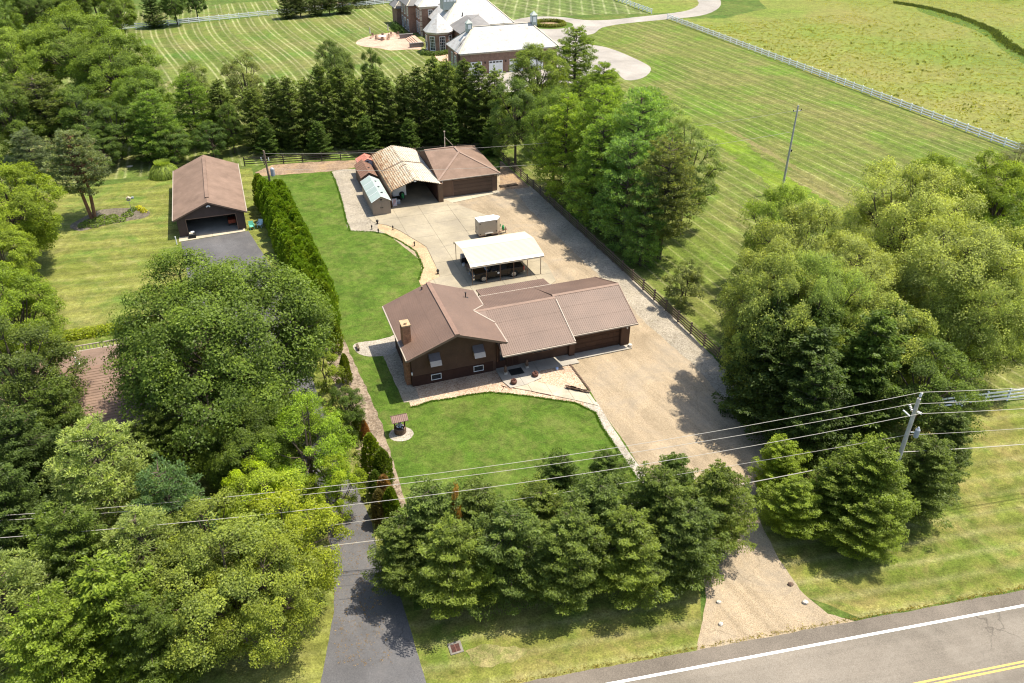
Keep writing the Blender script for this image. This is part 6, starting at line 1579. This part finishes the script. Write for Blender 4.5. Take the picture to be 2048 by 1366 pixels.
treep('maple1', 672, 150, 12.5, 3.6, (.065,.10,.035), 'maple_tree', 'rounded blue-green leafy tree behind the spruce row')
treep('maple2', 745, 160, 12, 2.3, (.05,.085,.022), 'maple_tree', 'narrow dark leafy tree right of the rounded blue-green one')
treep('maple2', 460, 250, 8, 2.2, (.05,.085,.02), 'maple_tree', 'dark leafy tree low behind the tan garage roof')
# upper left woodland
UL = [(150,110,16,7.5,'maple0',(.070,.110,.024),'maple_tree','largest rounded tree of the upper left wood'), (235,150,15,6.0,'maple0',(.065,.105,.022),'maple_tree','big dark rounded tree right of the largest one in the upper left wood'),
 (285,205,12,4.0,'maple1',(.07,.115,.024),'maple_tree','green tree with a dark bare trunk in the upper left wood'), (310,250,10,3.6,'pine1',(.07,.12,.03),'white_pine','layered green pine left of the ornamental grass'),
 (385,215,11,3.3,'pine0',(.075,.125,.028),'white_pine','layered pine with yellow tufts right behind the tan garage'), (392,170,10,2.6,'grey',(.085,.12,.04),'elm_tree','light topped slim tree on the edge of the striped lawn'),
 (35,130,14,5.5,'maple1',(.085,.13,.028),'maple_tree','green tree at the upper left edge'), (85,230,12,4.6,'olive',(.06,.085,.03),'pine_tree','olive green pine behind the grey pine'), (20,240,12,4.5,'maple1',(.055,.09,.02),'maple_tree','dark tree at the left edge behind the yellow-green maple'),
 (160,235,11,4.4,'maple2',(.05,.085,.02),'maple_tree','dark tree under the big trees, behind the garden lawn'), (225,255,9,3.4,'maple2',(.045,.08,.02),'maple_tree','dark low tree at the lawn edge of the wood'), (345,285,6,2.6,'linden',(.045,.08,.02),'linden_tree','dark bush-like tree behind the ornamental grass'),
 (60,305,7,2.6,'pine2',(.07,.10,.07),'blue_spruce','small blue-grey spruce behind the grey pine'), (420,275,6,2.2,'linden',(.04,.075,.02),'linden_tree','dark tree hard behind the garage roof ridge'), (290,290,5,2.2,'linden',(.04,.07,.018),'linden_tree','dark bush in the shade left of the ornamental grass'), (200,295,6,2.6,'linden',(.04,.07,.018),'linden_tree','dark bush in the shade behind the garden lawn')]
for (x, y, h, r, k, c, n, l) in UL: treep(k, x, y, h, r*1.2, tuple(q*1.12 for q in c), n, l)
treep('scots', 152, 322, 11, 4.4, SCOT, 'scots_pine', 'grey-green pine with twin orange-brown trunks in the garden bed', 'tree', None, .70, 0.4)
treep('maple0', 25, 425, 12, 5.3, YELG, 'maple_tree', 'bright yellow-green maple at the left edge beside the garden lawn')
treep('maple1', 5, 520, 9, 3.6, (.095,.14,.02), 'maple_tree', 'lower yellow-green maple at the left edge beside the lawn')
for (x, y, h, r, k, c, l) in ((235,25,11,4.6,'maple1',(.07,.11,.022),'leafy tree just beyond the white fence, first from the left'), (300,10,10,3.2,'spruce2',(.035,.06,.02),'dark conifer beyond the white fence'), (345,5,10,3.6,'maple1',(.045,.08,.022),'dark leafy tree beyond the white fence, middle of the group'),
        (388,-5,10,3.4,'maple2',(.04,.075,.022),'dark leafy tree at the right end of the group beyond the white fence'), (140,5,12,5,'maple0',(.05,.08,.02),'dark tree at the top edge left of the fence'), (60,15,13,5.5,'maple0',(.045,.075,.02),'dark tree near the top left corner'), (-10,40,13,5.5,'maple1',(.06,.1,.022),'tree in the top left corner'), (180,-20,13,5,'maple1',(.05,.08,.022),'tree above the top edge, left')):
    treep(k, x, y, h, r, c, 'maple_tree' if 'spruce' not in k else 'spruce_tree', l)
for i in range(9): treep(('spruce2','spruce0')[i % 2], 575+i*26+RNG.uniform(-5,5), 2 - i*2.4, 8 - (.5*i if i > 4 else 0), 3.2, (.045,.068,.026), 'spruce_tree', '%s dark spruce from the left in the clump beyond the far white fence' % ORD[i], 'tree', 'spruces beyond the back fence at the top')
for i in range(26):
    x = 1330 + i*34 + RNG.uniform(-8,8); X, Y = G(x, -18 + (i*.5) - (20 if i < 12 else 0)); tree(('maple1','maple2','grey')[i % 3], X, Y, RNG.uniform(7,11), RNG.uniform(4.5,6), (.05,.078,.03), 'maple_tree', 'far tree in the treeline beyond the meadow at the top edge', 'tree', 'treeline beyond the meadow')
for i in range(34):
    X = -260 + i*17 + RNG.uniform(-4,4); Y = 330 + RNG.uniform(-12,12) - abs(i-17)*1.0
    tree(('maple0','maple1','maple2')[i % 3], X, Y, RNG.uniform(11,15), RNG.uniform(7,9.5), (.05,.08,.03), 'maple_tree', 'distant woodland tree behind the estate', 'tree', 'distant woodland behind the estate')

# arborvitae rows
k = 0
for row, (sa, ta, sb, tb_) in enumerate(((2.0,104.5,4.5,70.5), (3.1,104.2,5.25,70.2), (4.2,104.0,6.0,71.0))):
    n = 24
    for i in range(n):
        f = i/(n-1); s = sa + (sb-sa)*f + RNG.uniform(-.25,.25); t = ta + (tb_-ta)*f + RNG.uniform(-.35,.35)
        X, Y = W(s, t); h = RNG.uniform(3.7,4.9) if row else RNG.uniform(4.0,5.1)
        tree(('arb0','arb1','arb2')[k % 3], X, Y, h, RNG.uniform(.9,1.25), ARBG if k % 5 else (.10,.155,.018), 'arborvitae', 'bright green arborvitae in the dense hedge along the left side of the back lawn', 'shrub', 'arborvitae row between the two lots'); k += 1
for (x, y, h, r, c, l) in ((690,735,3.2,.55,(.085,.12,.018),'thin sparse evergreen standing alone in the mulch strip'), (716,850,2.6,.55,(.095,.13,.018),'small yellow-green evergreen in the mulch strip, second'), (729,858,2.0,.4,(.19,.10,.045),'small dead orange-brown evergreen behind the row'),
        (742,905,4.0,.85,(.085,.125,.015),'tall yellow-green evergreen in the middle of the dying row'), (765,930,3.4,.8,(.07,.11,.018),'evergreen with brown inner side next to the wires'), (752,965,2.6,.6,(.055,.09,.02),'small dark evergreen in the dying row'), (770,985,3.6,.75,(.15,.10,.05),'half dead orange-brown evergreen crossed by the wires'),
        (760,1010,3.2,.7,(.09,.085,.04),'brownish evergreen at the lower end of the dying row'), (783,1010,3.6,.7,(.08,.13,.015),'last green evergreen of the dying row, beside the spruce screen'), (668,668,3.8,.8,(.075,.11,.015),'last evergreen at the near end of the dense double row'), (660,640,4.2,.9,ARBG,'rounded evergreen near the end of the dense double row')):
    treep('arb1', x, y, h, r, c, 'arborvitae', l, 'shrub')

# hedges, shrubs and clumps
def leaf_blob(name, pts, r, h, n, col, label, cat, lsz=.16, group=None, kind=None):
    "clipped or loose shrubbery: leaves over mounds at the given world points"
    global NR
    NR = np.random.default_rng(len(name)*7 + n); L = Leaves(); X0, Y0 = pts[0]
    for x, y in pts:
        m = n; g = rv(m); g[:,2] = np.abs(g[:,2]); q = NR.uniform(.8,1.05,(m,1))
        P = g*q*np.array([r,r,h]) + np.array([x-X0,y-Y0,0])
        L.add(P, np.cross(g, rv(m)), nrm(g*.7 + rv(m)*.6 + [0,0,.4]), lsz*NR.uniform(.7,1.3,m), lsz*.7, .48 + NR.normal(size=m)*.16)
    root = thing(name, label, cat, (X0, Y0, 0), 0, group)
    c = link('foliage', L.mesh('foliage'), root); c.color = (*col, 1)
    if kind: root['kind'] = kind
    return root
cx_, cy_ = W(82.6, 204.1)
isl = sheet('drive_island', [(cx_ + 6.3*math.cos(a*.26), cy_ + 5.6*math.sin(a*.26)) for a in range(24)], .020, M_LAWN)
leaf_blob('ring_hedge', [(cx_ + 3.9*math.cos(a*math.pi/18), cy_ + 3.6*math.sin(a*math.pi/18)) for a in range(36)], .62, .95, 420, (.10,.125,.018), 'clipped circular hedge on the island of the estate drive', 'hedge', .2)
sheet('ring_bed', [(cx_ + 3.4*math.cos(a*.26), cy_ + 3.1*math.sin(a*.26)) for a in range(24)], .026, M_EARTH)
leaf_blob('box_hedge', [W(43.4 + .8*k, 182.3 - 1.6*math.sin(k*.42)) for k in range(8)], .75, 1.0, 300, (.06,.10,.02), 'low curved clipped hedge around the foot of the brick turret', 'hedge', .2)
leaf_blob('shrubbery', [W(43.6, 206 + 1.5*k) for k in range(6)], 1.2, 1.9, 300, (.035,.07,.02), 'dark shrubs along the left wall of the estate house', 'shrub', .25)
leaf_blob('low_shrub_row', [W(36 + 1.2*k, 243.5) for k in range(7)], .9, 1.0, 160, (.07,.09,.035), 'row of low shrubs in front of the far white fence', 'shrub', .25)
leaf_blob('shrub', [G(905,162), G(915,158)], 1.6, 3.2, 700, (.04,.075,.022), 'dark evergreen shrub at the left corner of the estate garage', 'shrub', .25)
leaf_blob('bed_plants', [G(x, y) for x, y in ((178,446),(195,442),(212,446),(225,436),(240,441),(190,452),(168,452),(205,437),(255,431),(222,444))], .8, .45, 190, (.07,.11,.025), 'low mixed green perennials in the garden bed', 'plants', .2, None, 'stuff')
leaf_blob('daylilies', [G(x, y) for x, y in ((283,420),(288,424),(278,417))], .5, .45, 120, (.22,.24,.02), 'yellow-green leafy clump at the right end of the garden bed', 'plants', .2)
leaf_blob('hosta', [G(x, y) for x, y in ((268,420),(262,424))], .45, .45, 100, (.05,.09,.02), 'dark green clump beside the feeder pole', 'plants', .2)
leaf_blob('foundation_shrubs', [G(x, 676 - (x-140)*.15) for x in range(110, 270, 9)], .8, .9, 160, (.12,.16,.012), 'bright yellow-green shrubs along the back of the neighbour\'s deck', 'shrub', .2)
leaf_blob('undergrowth', [G(690 + 5*i + RNG.uniform(-6,6), 780 + i*22) for i in range(12)], .5, .5, 120, (.07,.09,.03), 'scrappy weeds along the mulch strip', 'plants', .18, None, 'stuff')

def grass_clump(x, y, r, h, n, col, label):
    global NR
    NR = np.random.default_rng(77); L = Leaves()
    a = NR.random(n)*6.283; ph = np.arccos(NR.random(n)*.98)                       # arching blades over a mound
    q = NR.uniform(.78, 1.04, n)
    P = np.stack([r*q*np.sin(ph)*np.cos(a), r*q*np.sin(ph)*np.sin(a), h*q*np.cos(ph)*.95 + .05], 1)
    D = np.stack([np.cos(a)*np.cos(ph), np.sin(a)*np.cos(ph), -np.sin(ph)], 1) + NR.normal(size=(n,3))*.14
    N = nrm(np.stack([np.sin(ph)*np.cos(a), np.sin(ph)*np.sin(a), np.cos(ph)], 1) + rv(n)*.55)
    L.add(P, D, N, NR.uniform(.5,.9,n), .055, .46 + .12*np.sin(a*9) + NR.normal(size=n)*.2)
    m = n//4; a2 = NR.random(m)*6.283; q2 = NR.random(m)**.5
    L.add(np.stack([r*.5*q2*np.cos(a2), r*.5*q2*np.sin(a2), np.full(m, h*1.0)], 1), np.stack([np.cos(a2)*.5, np.sin(a2)*.5, np.ones(m)], 1), rv(m), .7, .05, .6 + NR.normal(size=m)*.15)
    root = thing('ornamental_grass', label, 'ornamental grass', (x, y, 0), 0)
    c = link('blades', L.mesh('blades'), root); c.color = (*col, 1)
grass_clump(*G(330, 352), 2.1, 2.0, 4500, (.15,.215,.06), 'big round clump of ornamental grass left of the tan-roofed garage')

# meadow weeds, roadside tufts: too many to count
def tufts(name, gen, n, h, w, col, label):
    global NR
    NR = np.random.default_rng(n); L = Leaves(); P = np.array([gen() for _ in range(n)])
    m = 5
    for k in range(m):
        o = NR.normal(size=(n,3))*np.array([w,w,0]); Z = h*NR.uniform(.3,.9,(n,1))
        C = P + o + np.concatenate([np.zeros((n,2)), Z*.5], 1)
        L.add(C, np.array([0,0,1.0]) + NR.normal(size=(n,3))*.45, rv(n), h*NR.uniform(.6,1.3,n), w*1.1, .45 + NR.normal(size=n)*.2)
    o = link(name, L.mesh(name)); o.color = (*col, 1); tag(o, label, 'plants', None, 'stuff')
def meadow_pt():
    s = 116 + RNG.random()**1.2*150; t = RNG.uniform(60, 330); t = RNG.uniform(60, 190) if s < 168 else t; X, Y = W(s, t); return (X, Y, 0)
tufts('meadow_tall_grass', meadow_pt, 15000, .20, .16, (.19,.20,.05), 'tall uneven meadow grass and weeds')
def weed_pt():
    s = 117 + RNG.random()*70; t = RNG.uniform(90, 175); X, Y = W(s, t); return (X, Y, 0)
tufts('meadow_weeds', weed_pt, 130, .5, .35, (.10,.12,.035), 'dark weeds dotted through the meadow')
def edge_pt():
    s = 115.9 + RNG.random()*1.5; X, Y = W(s, RNG.uniform(60, 200)); return (X, Y, 0)
tufts('fence_line_grass', edge_pt, 4000, .45, .12, (.15,.15,.06), 'tall pale grass along the meadow side of the white fence')
DITCH = [G(x, y) for x, y in ((1790,6),(1830,12),(1870,20),(1910,32),(1950,46),(1985,62),(2005,82),(2030,98),(2055,112),(2080,125))]
def ditch_pt():
    i = RNG.randrange(len(DITCH)-1); f = RNG.random(); a, b = DITCH[i], DITCH[i+1]
    return (a[0]+(b[0]-a[0])*f + RNG.gauss(0,.6), a[1]+(b[1]-a[1])*f + RNG.gauss(0,.6), 0)
tufts('ditch_growth', ditch_pt, 1500, .6, .30, (.06,.085,.028), 'dark growth lining the curved ditch in the meadow')
def verge_pt():
    u = RNG.uniform(-60, 40); X, Y = road(u, 1.05 + abs(RNG.gauss(0,.12))); return (X, Y, 0)
tufts('verge_tufts', verge_pt, 1800, .09, .05, (.20,.19,.08), 'short dry grass along the asphalt edge')
def lawn_edge_tufts(name, poly, n, h, col, label):
    P = [Vector(p) for p in poly]; Ls = [(P[(i+1) % len(P)]-P[i]).length for i in range(len(P))]
    Ls[-1] = 0
    def gen():
        i = RNG.choices(range(len(P)), Ls)[0]; q = P[i].lerp(P[(i+1) % len(P)], RNG.random())
        return (q.x + RNG.gauss(0,.06), q.y + RNG.gauss(0,.06), 0)
    tufts(name, gen, n, h, .045, col, label)
lawn_edge_tufts('lawn_edge_tufts', px((822,815),(836,812),(862,803),(900,798),(935,791),(980,785),(1022,789),(1060,793),(1090,798),(1150,806),(1190,826),(1204,855),(1240,908),(1280,966)), 2600, .10, (.055,.12,.015), 'uneven grass edge of the front lawn')
lawn_edge_tufts('lawn_edge_tufts', px((662,344),(672,366),(684,405),(692,440),(700,462),(745,464),(768,468),(800,482),(832,503),(846,535),(838,560))[:], 2200, .10, (.055,.12,.015), 'uneven grass edge of the back lawn')

# fallen leaves on the neighbour's drive and a dry patch of straw on the verge
def drive_pt():
    f = RNG.random(); x = 665 + RNG.uniform(0, 110)*(.6+.5*f); return (*G(x, 1030 + f*300), .03)
tufts('fallen_leaves', drive_pt, 500, .03, .05, (.30,.2,.08), "fallen leaves scattered over the neighbour's asphalt drive")
sheet('straw_patch', smooth(px((930,1302),(965,1290),(1010,1292),(1050,1300),(1040,1318),(1000,1330),(950,1330)), 3), .014, grass('straw_grass', [(.12,.14,.03),(.19,.18,.07)], dry=(.34,.27,.13), dry_amt=.85, dry_lo=.42, big=.8, tuft=9, drys=1.1), .3, .15)
sheet('lush_strip', smooth(px((1385,245),(1440,258),(1500,296),(1570,348),(1640,395),(1700,430),(1690,452),(1640,440),(1570,395),(1500,340),(1430,285)), 3), .010, grass('lime_grass', [(.085,.130,.016),(.105,.16,.014),(.145,.195,.016)], dry_amt=.5, big=.1, stripes=[(math.radians(2.5), 1.75, (0,), .22, .5, 7, (.24,.26,.10))]), 1.0, .8)
sheet('dry_strip', smooth(px((1470,264),(1540,302),(1620,351),(1690,398),(1684,401),(1612,355),(1532,306),(1464,266)), 2), .012, grass('straw_line_grass', [(.13,.135,.035),(.17,.15,.06)], dry=(.20,.16,.075)), .5, .6)
